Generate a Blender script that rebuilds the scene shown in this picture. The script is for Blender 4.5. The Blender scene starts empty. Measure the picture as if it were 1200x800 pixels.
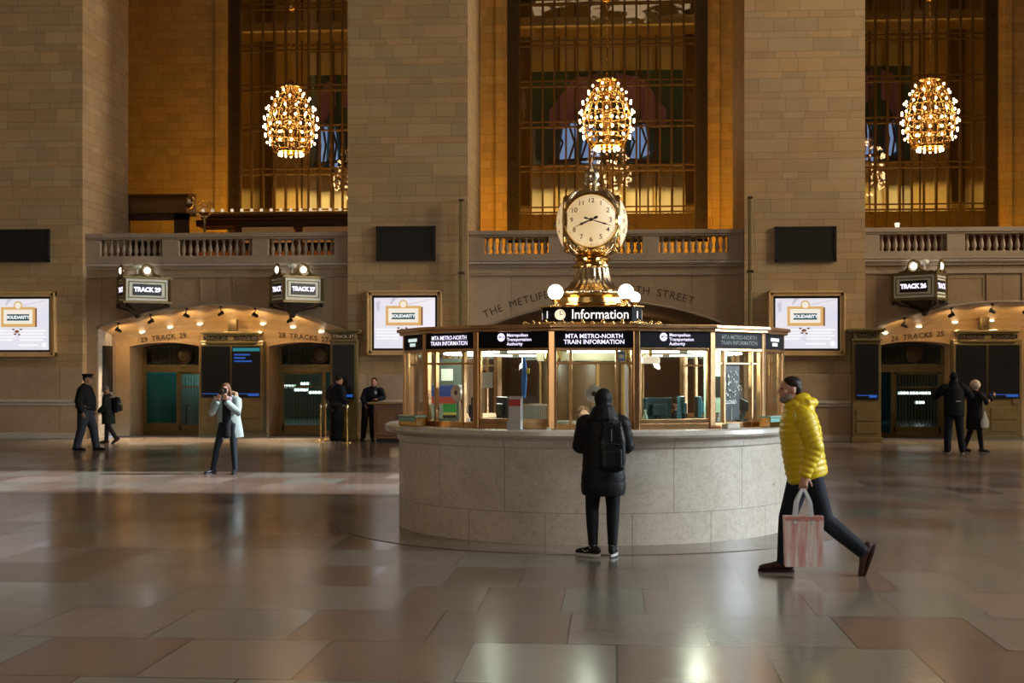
import bpy, math, random
from mathutils import Vector, Matrix
random.seed(7)
PI = math.pi
SC = bpy.context.scene
COL = SC.collection

# ---------------------------------------------------------------- camera
F = 1600.0
TH = math.atan(118.0/F)
ST, CT = math.sin(TH), math.cos(TH)
cam_d = bpy.data.cameras.new('camera')
cam_d.sensor_width = 36.0
cam_d.lens = F/1200.0*36.0
cam_d.shift_y = 38.0/1200.0
cam_d.clip_end = 300
cam = bpy.data.objects.new('camera', cam_d)
COL.objects.link(cam)
cam.location = (0, 0, 1.75)
cam.rotation_euler = (PI/2, 0, TH)
SC.camera = cam

def at(px, py, Y):
    u = (px-600)/F; v = (438-py)/F
    dx = u*CT-ST; dy = u*ST+CT
    t = Y/dy
    return (dx*t, Y, 1.75+v*t)

# ---------------------------------------------------------------- world, view, light
SC.view_settings.view_transform = 'Standard'
SC.view_settings.look = 'None'
SC.view_settings.gamma = 1.0
SC.view_settings.use_curve_mapping = False
SC.view_settings.exposure = 0.0
try:
    SC.cycles.use_denoising = True
    SC.cycles.max_bounces = 8
    SC.cycles.diffuse_bounces = 3
    SC.cycles.glossy_bounces = 4
    SC.cycles.transparent_max_bounces = 24
    SC.cycles.sample_clamp_indirect = 4.0
except Exception:
    pass
W = bpy.data.worlds.new('world'); SC.world = W
W.use_nodes = True
W.node_tree.nodes['Background'].inputs[0].default_value = (0.55, 0.72, 1.0, 1)
W.node_tree.nodes['Background'].inputs[1].default_value = 1.0

def sun_lamp(name, energy, col, d, angle):
    l = bpy.data.lights.new(name, 'SUN'); l.energy = energy; l.color = col; l.angle = angle
    o = bpy.data.objects.new(name, l); COL.objects.link(o)
    o.rotation_euler = Vector(d).to_track_quat('-Z', 'Y').to_euler()
    o.location = (20, 10, 25)
    return o
def area_lamp(name, loc, target, sx, sy, energy, col, spread=None):
    l = bpy.data.lights.new(name, 'AREA'); l.shape = 'RECTANGLE'; l.size = sx; l.size_y = sy
    l.energy = energy; l.color = col
    if spread: l.spread = spread
    o = bpy.data.objects.new(name, l); COL.objects.link(o)
    o.location = loc
    o.rotation_euler = (Vector(target)-Vector(loc)).to_track_quat('-Z', 'Y').to_euler()
    return o
def spot_lamp(name, loc, target, energy, col, size=1.2, blend=.6, rad=.05):
    l = bpy.data.lights.new(name, 'SPOT'); l.energy = energy; l.color = col
    l.spot_size = size; l.spot_blend = blend; l.shadow_soft_size = rad
    o = bpy.data.objects.new(name, l); COL.objects.link(o)
    o.location = loc
    o.rotation_euler = (Vector(target)-Vector(loc)).to_track_quat('-Z', 'Y').to_euler()
    return o
def point_lamp(name, loc, energy, col, rad=.05):
    l = bpy.data.lights.new(name, 'POINT'); l.energy = energy; l.color = col; l.shadow_soft_size = rad
    o = bpy.data.objects.new(name, l); COL.objects.link(o); o.location = loc
    return o

SUN_EL = math.radians(35)
sun_lamp('sunlight', 10.5, (.92, .96, 1.0), (-math.cos(SUN_EL), 0, -math.sin(SUN_EL)), math.radians(.9))
# daylight entering the tall east windows, then added fill lamps
area_lamp('daylight_east_window', (24.3, 15.3, 6.2), (0, 15.6, .6), 8, 5, 1500, (.78, .92, 1.0), 1.5)
area_lamp('daylight_east_gallery', (24.3, 29.0, 13), (-12, 38, 8), 5, 12, 1900, (1.0, .80, .56), 1.8)
area_lamp('daylight_south_lunette', (-1, 5.0, 30.3), (0, 34, 5), 26, 6, 820, (1.0, .76, .48))  # added fill hung under the ceiling, lights the pier fronts
area_lamp('daylight_ceiling_lunette', (-1, 12, 30.5), (-1, 14, 0), 22, 10, 330, (1.0, .88, .76))  # added downward fill under the ceiling, no window there
area_lamp('daylight_east_foreground', (24.3, 5.5, 15), (1.0, 7.5, 0), 5, 6, 480, (.92, .95, .92), .75)  # added narrow lamp, pools light on the foreground floor
for cx in (-10.68, -.2, 10.16):
    e = 1.0 if cx < 5 else .6
    area_lamp('gallery_uplight', (cx, 47.2, 5.0), (cx, 50, 11), 8.5, .3, 370*e, (1.0, .46, .015))
    area_lamp('gallery_pier_uplight', (cx, 41.2, 4.8), (cx, 44, 13), 6.5, .3, 50*e, (1.0, .46, .06))

area_lamp('ticket_hall_lamp', (-7, -7.2, 4.5), (-2, 16, 1), 8, 3, 210, (1.0, .86, .70), 1.9)  # added warm fill behind the camera for the booth front

# ---------------------------------------------------------------- node materials
class NT:
    def __init__(s, name):
        s.m = bpy.data.materials.new(name); s.m.use_nodes = True
        s.t = s.m.node_tree; s.n = s.t.nodes; s.l = s.t.links
        s.n.clear(); s.out = s.n.new('ShaderNodeOutputMaterial')
    def put(s, sock, v):
        if isinstance(v, bpy.types.NodeSocket): s.l.new(v, sock)
        elif isinstance(v, (tuple, list)):
            sock.default_value = tuple(v)+((1,) if len(v) == 3 and sock.type == 'RGBA' else ())
        else: sock.default_value = v
    def M(s, op, a, b=0.0, c=0.0):
        x = s.n.new('ShaderNodeMath'); x.operation = op
        s.put(x.inputs[0], a); s.put(x.inputs[1], b); s.put(x.inputs[2], c)
        return x.outputs[0]
    def mix(s, f, a, b, bt='MIX'):
        x = s.n.new('ShaderNodeMix'); x.data_type = 'RGBA'; x.blend_type = bt
        s.put(x.inputs[0], f); s.put(x.inputs[6], a); s.put(x.inputs[7], b)
        return x.outputs[2]
    def pos(s):
        g = s.n.new('ShaderNodeNewGeometry'); x = s.n.new('ShaderNodeSeparateXYZ')
        s.l.new(g.outputs['Position'], x.inputs[0]); s.P = g.outputs['Position']
        return x.outputs
    def opos(s):
        g = s.n.new('ShaderNodeTexCoord'); x = s.n.new('ShaderNodeSeparateXYZ')
        s.l.new(g.outputs['Object'], x.inputs[0]); s.P = g.outputs['Object']
        return x.outputs
    def comb(s, a, b, c=0.0):
        x = s.n.new('ShaderNodeCombineXYZ'); s.put(x.inputs[0], a); s.put(x.inputs[1], b); s.put(x.inputs[2], c)
        return x.outputs[0]
    def noise(s, vec, scale, det=3.0, rough=.5, dist=0.0):
        x = s.n.new('ShaderNodeTexNoise'); s.l.new(vec, x.inputs['Vector'])
        x.inputs['Scale'].default_value = scale; x.inputs['Detail'].default_value = det
        x.inputs['Roughness'].default_value = rough; x.inputs['Distortion'].default_value = dist
        return x.outputs[0]
    def white(s, vec):
        x = s.n.new('ShaderNodeTexWhiteNoise'); x.noise_dimensions = '3D'; s.l.new(vec, x.inputs['Vector'])
        return x.outputs['Value']
    def ramp(s, f, stops):
        x = s.n.new('ShaderNodeValToRGB'); s.l.new(f, x.inputs[0])
        e = x.color_ramp.elements
        while len(e) < len(stops): e.new(.5)
        for i, (p, c) in enumerate(stops):
            e[i].position = p; e[i].color = tuple(c)+(1,)
        return x.outputs[0]
    def bump(s, h, st=.3, d=.01):
        x = s.n.new('ShaderNodeBump'); x.inputs['Strength'].default_value = st; x.inputs['Distance'].default_value = d
        s.l.new(h, x.inputs['Height']); return x.outputs[0]
    def bsdf(s, col, rough=.5, metal=0.0, normal=None, spec=None, coat=None, emit=None, es=0.0, sheen=None):
        b = s.n.new('ShaderNodeBsdfPrincipled')
        s.put(b.inputs['Base Color'], col); s.put(b.inputs['Roughness'], rough); s.put(b.inputs['Metallic'], metal)
        if normal is not None: s.l.new(normal, b.inputs['Normal'])
        if spec is not None: b.inputs['Specular IOR Level'].default_value = spec
        if coat is not None: b.inputs['Coat Weight'].default_value = coat
        if sheen is not None: b.inputs['Sheen Weight'].default_value = sheen
        if emit is not None:
            s.put(b.inputs['Emission Color'], emit); b.inputs['Emission Strength'].default_value = es
        s.l.new(b.outputs[0], s.out.inputs[0])
        return b

def mottled(name, col, rough=.5, metal=0.0, var=.12, scale=8.0, bump=0.0, **k):
    t = NT(name); t.opos()
    n = t.noise(t.P, scale, 4.0)
    c = t.mix(n, tuple(x*(1-var) for x in col), tuple(min(1, x*(1+var)) for x in col))
    nm = t.bump(n, bump, .01) if bump else None
    r = t.M('MULTIPLY_ADD', n, .12, rough-.06)
    t.bsdf(c, r, metal, nm, **k)
    return t.m
def emissive(name, col, st, rough=.4):
    t = NT(name); t.opos()
    n = t.noise(t.P, 3.0, 2.0)
    c = t.mix(n, tuple(x*.94 for x in col), col)
    t.bsdf((0.02, .02, .02), rough, 0, emit=c, es=st)
    return t.m

def ashlar(name, base, w=1.5, hh=.72, split=.3, jw=.012, tint=.3, rough=.62, jd=.5, off=0.0):
    t = NT(name); p = t.pos()
    u = t.M('ADD', p[0], p[1]); z = t.M('ADD', p[2], off)
    zz = t.M('DIVIDE', z, hh); f = t.M('FLOOR', zz); m = t.M('FRACT', zz)
    thin = t.M('LESS_THAN', m, split)
    row = t.M('ADD', t.M('MULTIPLY', f, 2.0), thin)
    d1 = t.M('MINIMUM', m, t.M('SUBTRACT', 1.0, m))
    d2 = t.M('ABSOLUTE', t.M('SUBTRACT', m, split))
    dh = t.M('MULTIPLY', t.M('MINIMUM', d1, d2), hh)
    o = t.M('MULTIPLY', t.white(t.comb(row, 3.3, 1.7)), w)
    uu = t.M('DIVIDE', t.M('ADD', u, o), w)
    cl = t.M('FLOOR', uu); n = t.M('FRACT', uu)
    # some blocks are cut in two
    rnd0 = t.white(t.comb(row, cl, 9.1))
    cutp = t.M('MULTIPLY_ADD', rnd0, .4, .35)
    has = t.M('LESS_THAN', rnd0, .5)
    right = t.M('MULTIPLY', t.M('GREATER_THAN', n, cutp), has)
    dc = t.M('ADD', t.M('ABSOLUTE', t.M('SUBTRACT', n, cutp)), t.M('SUBTRACT', 1.0, has))
    dv = t.M('MULTIPLY', t.M('MINIMUM', t.M('MINIMUM', n, t.M('SUBTRACT', 1.0, n)), dc), w)
    jt = t.M('LESS_THAN', t.M('MINIMUM', dh, dv), jw)
    rnd = t.white(t.comb(row, cl, t.M('ADD', right, .5)))
    nz = t.noise(t.P, 1.3, 6.0, .6)
    nf = t.noise(t.P, 22.0, 3.0, .6)
    k = t.M('ADD', t.M('MULTIPLY_ADD', rnd, tint, 1-tint*.5), t.M('MULTIPLY_ADD', nz, .35, -.175))
    k = t.M('ADD', k, t.M('MULTIPLY_ADD', nf, .12, -.06))
    k = t.M('MULTIPLY', k, t.M('MULTIPLY_ADD', jt, -jd, 1.0))
    warm = t.mix(t.white(t.comb(cl, row, 4.4)), (base[0]*1.04, base[1]*.97, base[2]*.9), (base[0]*.96, base[1]*1.02, base[2]*1.1))
    col = t.mix(1.0, warm, t.comb(k, k, k), 'MULTIPLY')
    h = t.M('MULTIPLY_ADD', jt, -1.0, t.M('MULTIPLY', nf, .3))
    t.bsdf(col, rough, 0, t.bump(h, .35, .012))
    return t.m

MAT = {}
MAT['stone'] = ashlar('limestone_ashlar', (.43, .305, .165), w=1.15, hh=.525, split=.34, jw=.007, tint=.22, jd=.42)
MAT['gallery_stone'] = ashlar('gallery_limestone', (.46, .31, .13), w=.95, hh=.62, split=.5, tint=.25, jw=.009, jd=.35)
def veined(name, a, b, sc=.9, rough=.3, slabs=None, pink=None):
    t = NT(name); p = t.pos()
    n = t.noise(t.P, sc, 8.0, .65, .8); n2 = t.noise(t.P, sc*9, 6.0, .7, 1.2)
    f = t.M('ADD', t.M('MULTIPLY', n, .6), t.M('MULTIPLY', n2, .4))
    col = t.ramp(f, [(.34, a), (.66, b)])
    nm = None
    if slabs:
        u = t.M('DIVIDE', t.M('ADD', p[0], p[1]), slabs); cl = t.M('FLOOR', u); fr = t.M('FRACT', u)
        j = t.M('LESS_THAN', t.M('MINIMUM', fr, t.M('SUBTRACT', 1.0, fr)), .006/slabs*1.4)
        r = t.M('MULTIPLY_ADD', t.white(t.comb(cl, 2.0, .3)), .2, .9)
        r = t.M('MULTIPLY', r, t.M('MULTIPLY_ADD', j, -.5, 1.0))
        col = t.mix(1.0, col, t.comb(r, r, r), 'MULTIPLY')
    t.bsdf(col, t.M('MULTIPLY_ADD', n2, .15, rough), 0, nm)
    return t.m
MAT['bay'] = veined('bay_limestone', (.30, .21, .13), (.44, .32, .205), .5, .22, 1.6)
MAT['trim'] = veined('carved_limestone', (.30, .235, .17), (.42, .34, .255), .8, .45)
MAT['niche'] = veined('botticino_niche', (.44, .28, .13), (.58, .40, .21), .7, .4, .9)
MAT['dado'] = veined('dado_marble', (.40, .29, .19), (.55, .41, .28), 1.3, .16, 2.1)
MAT['jamb'] = veined('pale_marble', (.48, .43, .37), (.62, .57, .5), 1.6, .2)

def booth_marble():
    t = NT('booth_marble'); t.opos(); p = t.n[-1].outputs if False else None
    x = t.n.new('ShaderNodeSeparateXYZ'); t.l.new(t.P, x.inputs[0]); p = x.outputs
    n = t.noise(t.P, 1.1, 8.0, .6, .5); v = t.noise(t.P, 6.0, 8.0, .75, 1.8); g = t.noise(t.P, 40., 4., .7)
    f = t.M('ADD', t.M('MULTIPLY', n, .45), t.M('ADD', t.M('MULTIPLY', v, .4), t.M('MULTIPLY', g, .15)))
    col = t.ramp(f, [(.30, (.36, .30, .25)), (.5, (.56, .49, .42)), (.7, (.72, .66, .59))])
    # fine dark veins
    vv = t.M('ABSOLUTE', t.M('SUBTRACT', t.noise(t.P, 2.6, 9.0, .72, 2.2), .5))
    vein = t.M('LESS_THAN', vv, .006)
    fl = t.M('GREATER_THAN', t.noise(t.P, 14.0, 5.0, .8, 1.5), .60)
    col = t.mix(t.M('MULTIPLY', fl, .22), col, (.26, .20, .15))
    col = t.mix(t.M('MULTIPLY', vein, .45), col, (.2, .15, .11))
    ang = t.M('ARCTAN2', p[1], p[0]); a = t.M('DIVIDE', ang, PI/8); fr = t.M('FRACT', a)
    j1 = t.M('LESS_THAN', t.M('MINIMUM', fr, t.M('SUBTRACT', 1.0, fr)), .006)
    j2 = t.M('LESS_THAN', t.M('ABSOLUTE', t.M('SUBTRACT', p[2], .33)), .004)
    low = t.M('LESS_THAN', p[2], .33)
    # slab joints: vertical above, offset below the plinth joint
    a2 = t.M('FRACT', t.M('ADD', a, t.M('MULTIPLY', low, .5)))
    j1 = t.M('LESS_THAN', t.M('MINIMUM', a2, t.M('SUBTRACT', 1.0, a2)), .006)
    j = t.M('MAXIMUM', j1, j2)
    col = t.mix(t.M('MULTIPLY', j, .55), col, (.13, .1, .08))
    t.bsdf(col, t.M('MULTIPLY_ADD', v, .2, .2), 0, t.bump(v, .06, .01))
    return t.m
MAT['marble'] = booth_marble()

def floor_mat():
    t = NT('floor_tennessee_marble'); p = t.pos()
    sx, sy = .62, 1.15
    v = t.M('DIVIDE', t.M('ADD', p[1], .35), sy); row = t.M('FLOOR', v); fv = t.M('FRACT', v)
    off = t.white(t.comb(row, 5.1, .2))
    wide = t.M('MULTIPLY_ADD', t.M('GREATER_THAN', t.white(t.comb(row, 1.1, 7.)), .45), .5, 1.0)
    u = t.M('ADD', t.M('DIVIDE', p[0], t.M('MULTIPLY', wide, sx)), off); cl = t.M('FLOOR', u); fu = t.M('FRACT', u)
    du = t.M('MULTIPLY', t.M('MINIMUM', fu, t.M('SUBTRACT', 1., fu)), sx)
    dv = t.M('MULTIPLY', t.M('MINIMUM', fv, t.M('SUBTRACT', 1., fv)), sy)
    j = t.M('LESS_THAN', t.M('MINIMUM', du, t.M('MULTIPLY', dv, .45)), .004)
    r = t.white(t.comb(row, cl, 2.2)); r2 = t.white(t.comb(cl, row, 8.8))
    tone = t.ramp(r, [(0., (.135, .090, .066)), (.3, (.175, .122, .096)), (.55, (.205, .168, .138)), (.8, (.165, .165, .138)), (1., (.25, .185, .155))])
    n = t.noise(t.P, .45, 6.0, .6); n2 = t.noise(t.P, 7.0, 7.0, .7, 1.2)
    k = t.M('ADD', t.M('MULTIPLY_ADD', n, .4, .78), t.M('MULTIPLY_ADD', n2, .16, -.08))
    col = t.mix(1.0, tone, t.comb(k, k, k), 'MULTIPLY')
    col = t.mix(t.M('MULTIPLY', j, .9), col, (.02, .016, .014))
    ro = t.M('ADD', t.M('MULTIPLY_ADD', r2, .08, .13), t.M('MULTIPLY_ADD', n, .12, -.04))
    tilt = t.M('ADD', t.M('MULTIPLY', t.M('MULTIPLY_ADD', fv, 1., -.5), t.M('SUBTRACT', r, .5)), t.M('MULTIPLY', j, -.25))
    nm = t.bump(t.M('ADD', tilt, t.M('MULTIPLY', n2, .10)), .10, .02)
    t.bsdf(col, ro, 0, nm, spec=.42)
    return t.m
MAT['floor'] = floor_mat()
MAT['floor_ring'] = veined('ring_marble', (.15, .115, .09), (.20, .155, .125), .5, .14)
MAT['plaster'] = mottled('hall_plaster', (.34, .28, .20), .8)
MAT['bronze'] = mottled('aged_bronze', (.66, .40, .20), .30, 1.0, .25, 14)
MAT['brass'] = mottled('polished_brass', (.82, .56, .22), .17, 1.0, .15, 9)
MAT['silverbrass'] = mottled('pale_worn_brass', (.78, .66, .47), .24, 1.0, .15, 12)
MAT['darkbronze'] = mottled('dark_bronze', (.085, .058, .03), .42, .7, .3, 18)
MAT['gold_mull'] = mottled('gilded_iron', (.13, .075, .02), .5, .4, .25, 12)
MAT['kiosk'] = mottled('olive_bronze_panel', (.23, .175, .075), .45, .3, .25, 6)
MAT['gate'] = mottled('gilt_gate_bronze', (.17, .125, .048), .42, .5, .25, 9)
MAT['black'] = mottled('matte_black', (.012, .011, .011), .55)
MAT['grille'] = mottled('speaker_grille_black', (.014, .012, .010), .6, 0, .5, 60)
MAT['screen_off'] = mottled('unlit_display', (.006, .006, .008), .4)
MAT['poster_frame'] = mottled('gilt_poster_frame', (.70, .47, .21), .4, 0.0, .15, 4)
MAT['white_enamel'] = mottled('white_enamel', (.78, .84, .77), .4)
MAT['iron'] = mottled('dark_iron', (.04, .03, .022), .45, .5)
MAT['wood'] = mottled('walnut_panel', (.16, .07, .028), .35, 0, .35, 5, .1)
MAT['darkwood'] = mottled('dark_mahogany', (.055, .02, .010), .3, 0, .35, 5)
MAT['corewood'] = mottled('core_walnut', (.10, .05, .018), .4, 0, .4, 7)
MAT['goldwood'] = mottled('honey_oak_slat', (.30, .17, .055), .4, 0, .3, 7)
MAT['blackwool'] = mottled('black_cloth', (.010, .010, .012), .8, 0, .3, 30, .2)
MAT['carpet'] = mottled('grey_mat', (.06, .05, .045), .8)

def glass(name, tint=(1, 1, 1), refl=.10, rough=.02, wav=0.0, tr=(1, 1, 1)):
    t = NT(name); p = t.pos()
    tb = t.n.new('ShaderNodeBsdfTransparent'); tb.inputs[0].default_value = tr+(1,)
    g = t.n.new('ShaderNodeBsdfGlossy'); g.inputs['Color'].default_value = tint+(1,); g.inputs['Roughness'].default_value = rough
    lw = t.n.new('ShaderNodeLayerWeight'); lw.inputs[0].default_value = .12
    mx = t.n.new('ShaderNodeMixShader')
    f = t.M('MINIMUM', t.M('ADD', t.M('MULTIPLY', lw.outputs['Fresnel'], .4), refl), 1.0)
    t.l.new(f, mx.inputs[0]); t.l.new(tb.outputs[0], mx.inputs[1]); t.l.new(g.outputs[0], mx.inputs[2])
    if wav:
        n = t.noise(t.P, 1.1, 2.0); nm = t.bump(n, wav, .05); t.l.new(nm, g.inputs['Normal'])
    t.l.new(mx.outputs[0], t.out.inputs[0])
    return t.m
MAT['glass'] = glass('booth_glass', refl=.03)
MAT['window_glass'] = glass('gallery_window_glass', (1, .9, .75),   .15, .03, .22, (.85, .82, .76))

# ---------------------------------------------------------------- mesh helpers
class MB:
    def __init__(s): s.v = []; s.f = []; s.m = []; s.x = None; s.mi = 0
    def add(s, vs, fs):
        b = len(s.v)
        if s.x is not None: vs = [tuple(s.x @ Vector(p)) for p in vs]
        s.v += [tuple(p) for p in vs]
        s.f += [tuple(b+i for i in q) for q in fs]; s.m += [s.mi]*len(fs)
        return s
    def box(s, x0, x1, y0, y1, z0, z1):
        vs = [(x0,y0,z0),(x1,y0,z0),(x1,y1,z0),(x0,y1,z0),(x0,y0,z1),(x1,y0,z1),(x1,y1,z1),(x0,y1,z1)]
        return s.add(vs, [(0,3,2,1),(4,5,6,7),(0,1,5,4),(1,2,6,5),(2,3,7,6),(3,0,4,7)])
    def quad(s, a, b, c, d): return s.add([a, b, c, d], [(0, 1, 2, 3)])
    def lathe(s, prof, n=32, c=(0, 0, 0), fl=None, cap=True, sx=1, sy=1):
        vs = []; fs = []
        for r, z in prof:
            for i in range(n):
                a = 2*PI*i/n; rr = r*(fl(a, z) if fl else 1)
                vs.append((c[0]+rr*math.cos(a)*sx, c[1]+rr*math.sin(a)*sy, c[2]+z))
        k = len(prof)
        for j in range(k-1):
            for i in range(n):
                i2 = (i+1) % n
                fs.append((j*n+i, j*n+i2, (j+1)*n+i2, (j+1)*n+i))
        if cap:
            fs.append(tuple(range(n))[::-1]); fs.append(tuple((k-1)*n+i for i in range(n)))
        return s.add(vs, fs)
    def tube(s, pts, r, n=8, closed=False):
        P = [Vector(p) for p in pts]; R = r if isinstance(r, (list, tuple)) else [r]*len(P)
        vs = []; fs = []; k = len(P); ref = None
        for i, p in enumerate(P):
            if closed: d = P[(i+1) % k]-P[i-1]
            else: d = P[min(i+1, k-1)]-P[max(i-1, 0)]
            d.normalize()
            if ref is None: ref = Vector((0, 0, 1)) if abs(d.z) < .9 else Vector((1, 0, 0))
            a = d.cross(ref).normalized(); b = d.cross(a).normalized(); ref = -b if False else ref
            if abs(d.dot(ref)) > .95: ref = a
            for j in range(n):
                t = 2*PI*j/n; q = p+a*math.cos(t)*R[i]+b*math.sin(t)*R[i]; vs.append(tuple(q))
        for i in range(k if closed else k-1):
            for j in range(n):
                j2 = (j+1) % n; i2 = (i+1) % k
                fs.append((i*n+j, i2*n+j, i2*n+j2, i*n+j2))
        if not closed:
            fs.append(tuple(range(n))); fs.append(tuple((k-1)*n+j for j in range(n))[::-1])
        return s.add(vs, fs)
    def loft(s, rings, side=(1, 0, 0), n=20, pw=1.0, e0=1.0):
        """rings: (pos, a, b): a along side, b along the other axis; rounded ends"""
        P = [Vector(r[0]) for r in rings]; k = len(P); vs = []; fs = []
        sd = Vector(side)
        fr = []
        for i in range(k):
            d = (P[min(i+1, k-1)]-P[max(i-1, 0)]).normalized()
            a = (sd-d*sd.dot(d))
            if a.length < 1e-3: a = d.orthogonal()
            a.normalize(); b = d.cross(a).normalized(); fr.append((d, a, b))
        R = []
        a0 = min(rings[0][1], rings[0][2]); a1 = min(rings[-1][1], rings[-1][2])
        for q, (o, sc) in enumerate(((-.95, .3), (-.7, .7), (-.3, .95))): R.append((P[0]+fr[0][0]*a0*o*.6*e0, rings[0][1]*sc, rings[0][2]*sc, fr[0]))
        for i in range(k): R.append((P[i], rings[i][1], rings[i][2], fr[i]))
        for q, (o, sc) in enumerate(((.3, .95), (.7, .7), (.95, .3))): R.append((P[-1]+fr[-1][0]*a1*o*.6, rings[-1][1]*sc, rings[-1][2]*sc, fr[-1]))
        for c, ra, rb, (d, a, b) in R:
            for j in range(n):
                t = 2*PI*j/n; ct, st_ = math.cos(t), math.sin(t)
                if pw != 1.0:
                    ct = math.copysign(abs(ct)**pw, ct); st_ = math.copysign(abs(st_)**pw, st_)
                vs.append(tuple(c+a*ct*ra+b*st_*rb))
        k = len(R)
        for i in range(k-1):
            for j in range(n):
                j2 = (j+1) % n; fs.append((i*n+j, i*n+j2, (i+1)*n+j2, (i+1)*n+j))
        fs.append(tuple(range(n))[::-1]); fs.append(tuple((k-1)*n+j for j in range(n)))
        return s.add(vs, fs)
    def sph(s, c, rx, ry=None, rz=None, n=16, m=10):
        ry = ry or rx; rz = rz or rx; vs = []; fs = []
        for i in range(1, m):
            ph = PI*i/m
            for j in range(n):
                t = 2*PI*j/n; vs.append((c[0]+rx*math.sin(ph)*math.cos(t), c[1]+ry*math.sin(ph)*math.sin(t), c[2]+rz*math.cos(ph)))
        for i in range(m-2):
            for j in range(n):
                j2 = (j+1) % n; fs.append((i*n+j, (i+1)*n+j, (i+1)*n+j2, i*n+j2))
        k = len(vs); vs += [(c[0], c[1], c[2]+rz), (c[0], c[1], c[2]-rz)]
        for j in range(n):
            j2 = (j+1) % n; fs.append((k, j, j2)); fs.append((k+1, (m-2)*n+j2, (m-2)*n+j))
        return s.add(vs, fs)
    def prism(s, poly, y0, y1):
        """polygon in XZ (counter-clockwise seen from -Y) extruded y0..y1"""
        n = len(poly)
        vs = [(x, y0, z) for x, z in poly]+[(x, y1, z) for x, z in poly]
        fs = [tuple(range(n)), tuple(range(2*n-1, n-1, -1))]
        for i in range(n): fs.append((i, n+i, n+(i+1) % n, (i+1) % n))
        return s.add(vs, fs)

def mesh_of(mb, name, mats, smooth=None):
    me = bpy.data.meshes.new(name)
    me.from_pydata(mb.v, [], mb.f); me.update()
    for m in (mats if isinstance(mats, (list, tuple)) else [mats]): me.materials.append(m)
    if len(set(mb.m)) > 1: me.polygons.foreach_set('material_index', mb.m)
    if smooth is not None:
        me.polygons.foreach_set('use_smooth', [True]*len(me.polygons))
        if smooth < 180:
            try: me.set_sharp_from_angle(angle=math.radians(smooth))
            except Exception: pass
    return me
def obj(name, mb, mats, parent=None, smooth=None, bevel=0.0, label=None, loc=None, rot=None):
    me = mb if isinstance(mb, bpy.types.Mesh) else mesh_of(mb, name, mats, smooth)
    o = bpy.data.objects.new(name, me); COL.objects.link(o)
    if parent: o.parent = parent
    if bevel:
        b = o.modifiers.new('bevel', 'BEVEL'); b.width = bevel; b.segments = 2; b.limit_method = 'ANGLE'
    if label: o['label'] = label
    if loc: o.location = loc
    if rot: o.rotation_euler = rot
    return o
def thing(name, label, cat, loc=(0, 0, 0), rz=0, group=None):
    o = bpy.data.objects.new(name, None); COL.objects.link(o); o.empty_display_size = .1
    o.location = loc; o.rotation_euler = (0, 0, rz)
    return tag(o, label, cat, group)
def tag(o, label, cat, group=None):
    o['label'] = label; o['category'] = cat
    if group: o['group'] = group
    return o
def struct(name, mb, mats, parent=None, smooth=None, bevel=0.0, kind=True, **k):
    o = obj(name, mb, mats, parent, smooth, bevel, **k)
    if not parent: o['kind'] = 'structure'
    return o
def copy_tree(o, parent=None):
    c = o.copy(); COL.objects.link(c)
    if parent: c.parent = parent
    for ch in list(o.children): copy_tree(ch, c)
    return c

_tc = {}
def text_geo(s, size=1.0, bold=0.0, align='CENTER', ls=1.0, sp=1.0):
    k = (s, size, bold, align, ls, sp)
    if k not in _tc:
        cu = bpy.data.curves.new('lettering', 'FONT'); cu.body = s; cu.size = size; cu.offset = bold
        cu.align_x = align; cu.align_y = 'CENTER'; cu.space_line = ls; cu.space_character = sp; cu.resolution_u = 3
        ob = bpy.data.objects.new('lettering', cu)
        me = ob.to_mesh()
        _tc[k] = ([tuple(v.co) for v in me.vertices], [tuple(p.vertices) for p in me.polygons])
        ob.to_mesh_clear(); bpy.data.objects.remove(ob); bpy.data.curves.remove(cu)
    return _tc[k]
def put_text(mb, s, M, size, bold=0.0, align='CENTER', ls=1.0, sp=1.0, sx=1.0):
    vs, fs = text_geo(s, size, bold, align, ls, sp)
    o = mb.x; mb.x = None
    mb.add([tuple(M @ Vector((v[0]*sx, v[1], v[2]))) for v in vs], fs)
    mb.x = o
def face_mat(x, y, z, rz=0.0, tilt=0.0):
    """text plane upright, facing -Y when rz=0"""
    return Matrix.Translation((x, y, z)) @ Matrix.Rotation(rz, 4, 'Z') @ Matrix.Rotation(PI/2+tilt, 4, 'X')

# ================================================================ SETTING
BC = [-10.68, -.20, 10.16]         # bay centres
BH = 3.63                          # half bay opening between piers
YP, YB, YW = 36.0, 36.3, 50.0      # pier front, bay wall, window wall
XL, XR, YS, ZT = -25.0, 25.0, -8.0, 32.0

m = MB(); m.box(XL-1, XR+1, YS-1, YB+.5, -.4, 0)
struct('floor', m, MAT['floor'])
m = MB(); m.box(XL-1, XR+1, YS-1, YW+6, ZT, ZT+.5)
struct('ceiling', m, MAT['plaster'])
m = MB(); m.box(XL-1, XR+1, YS-.6, YS, 0, ZT)
struct('wall_south', m, MAT['stone'])
m = MB(); m.box(XL-.6, XL, YS, YW+6, 0, ZT)
struct('wall_west', m, MAT['stone'])
m = MB()
wy0, wy1, wz0, wz1 = 19.75, 23.87, 15.6, 29.6
m.box(XR, XR+.6, YS, wy0, 0, ZT); m.box(XR, XR+.6, wy1, YW+6, 0, ZT)
m.box(XR, XR+.6, wy0, wy1, 0, wz0); m.box(XR, XR+.6, wy0, wy1, wz1, ZT)
struct('wall_east', m, MAT['stone'])

# piers of the north side
pier_x = [(XL, BC[0]-BH), (BC[0]+BH, BC[1]-BH), (BC[1]+BH, BC[2]-BH), (BC[2]+BH, XR)]
for x0, x1 in pier_x:
    m = MB(); m.box(x0, x1, YP, 39.5, 0, ZT)
    struct('wall_north', m, MAT['stone'])
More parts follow.
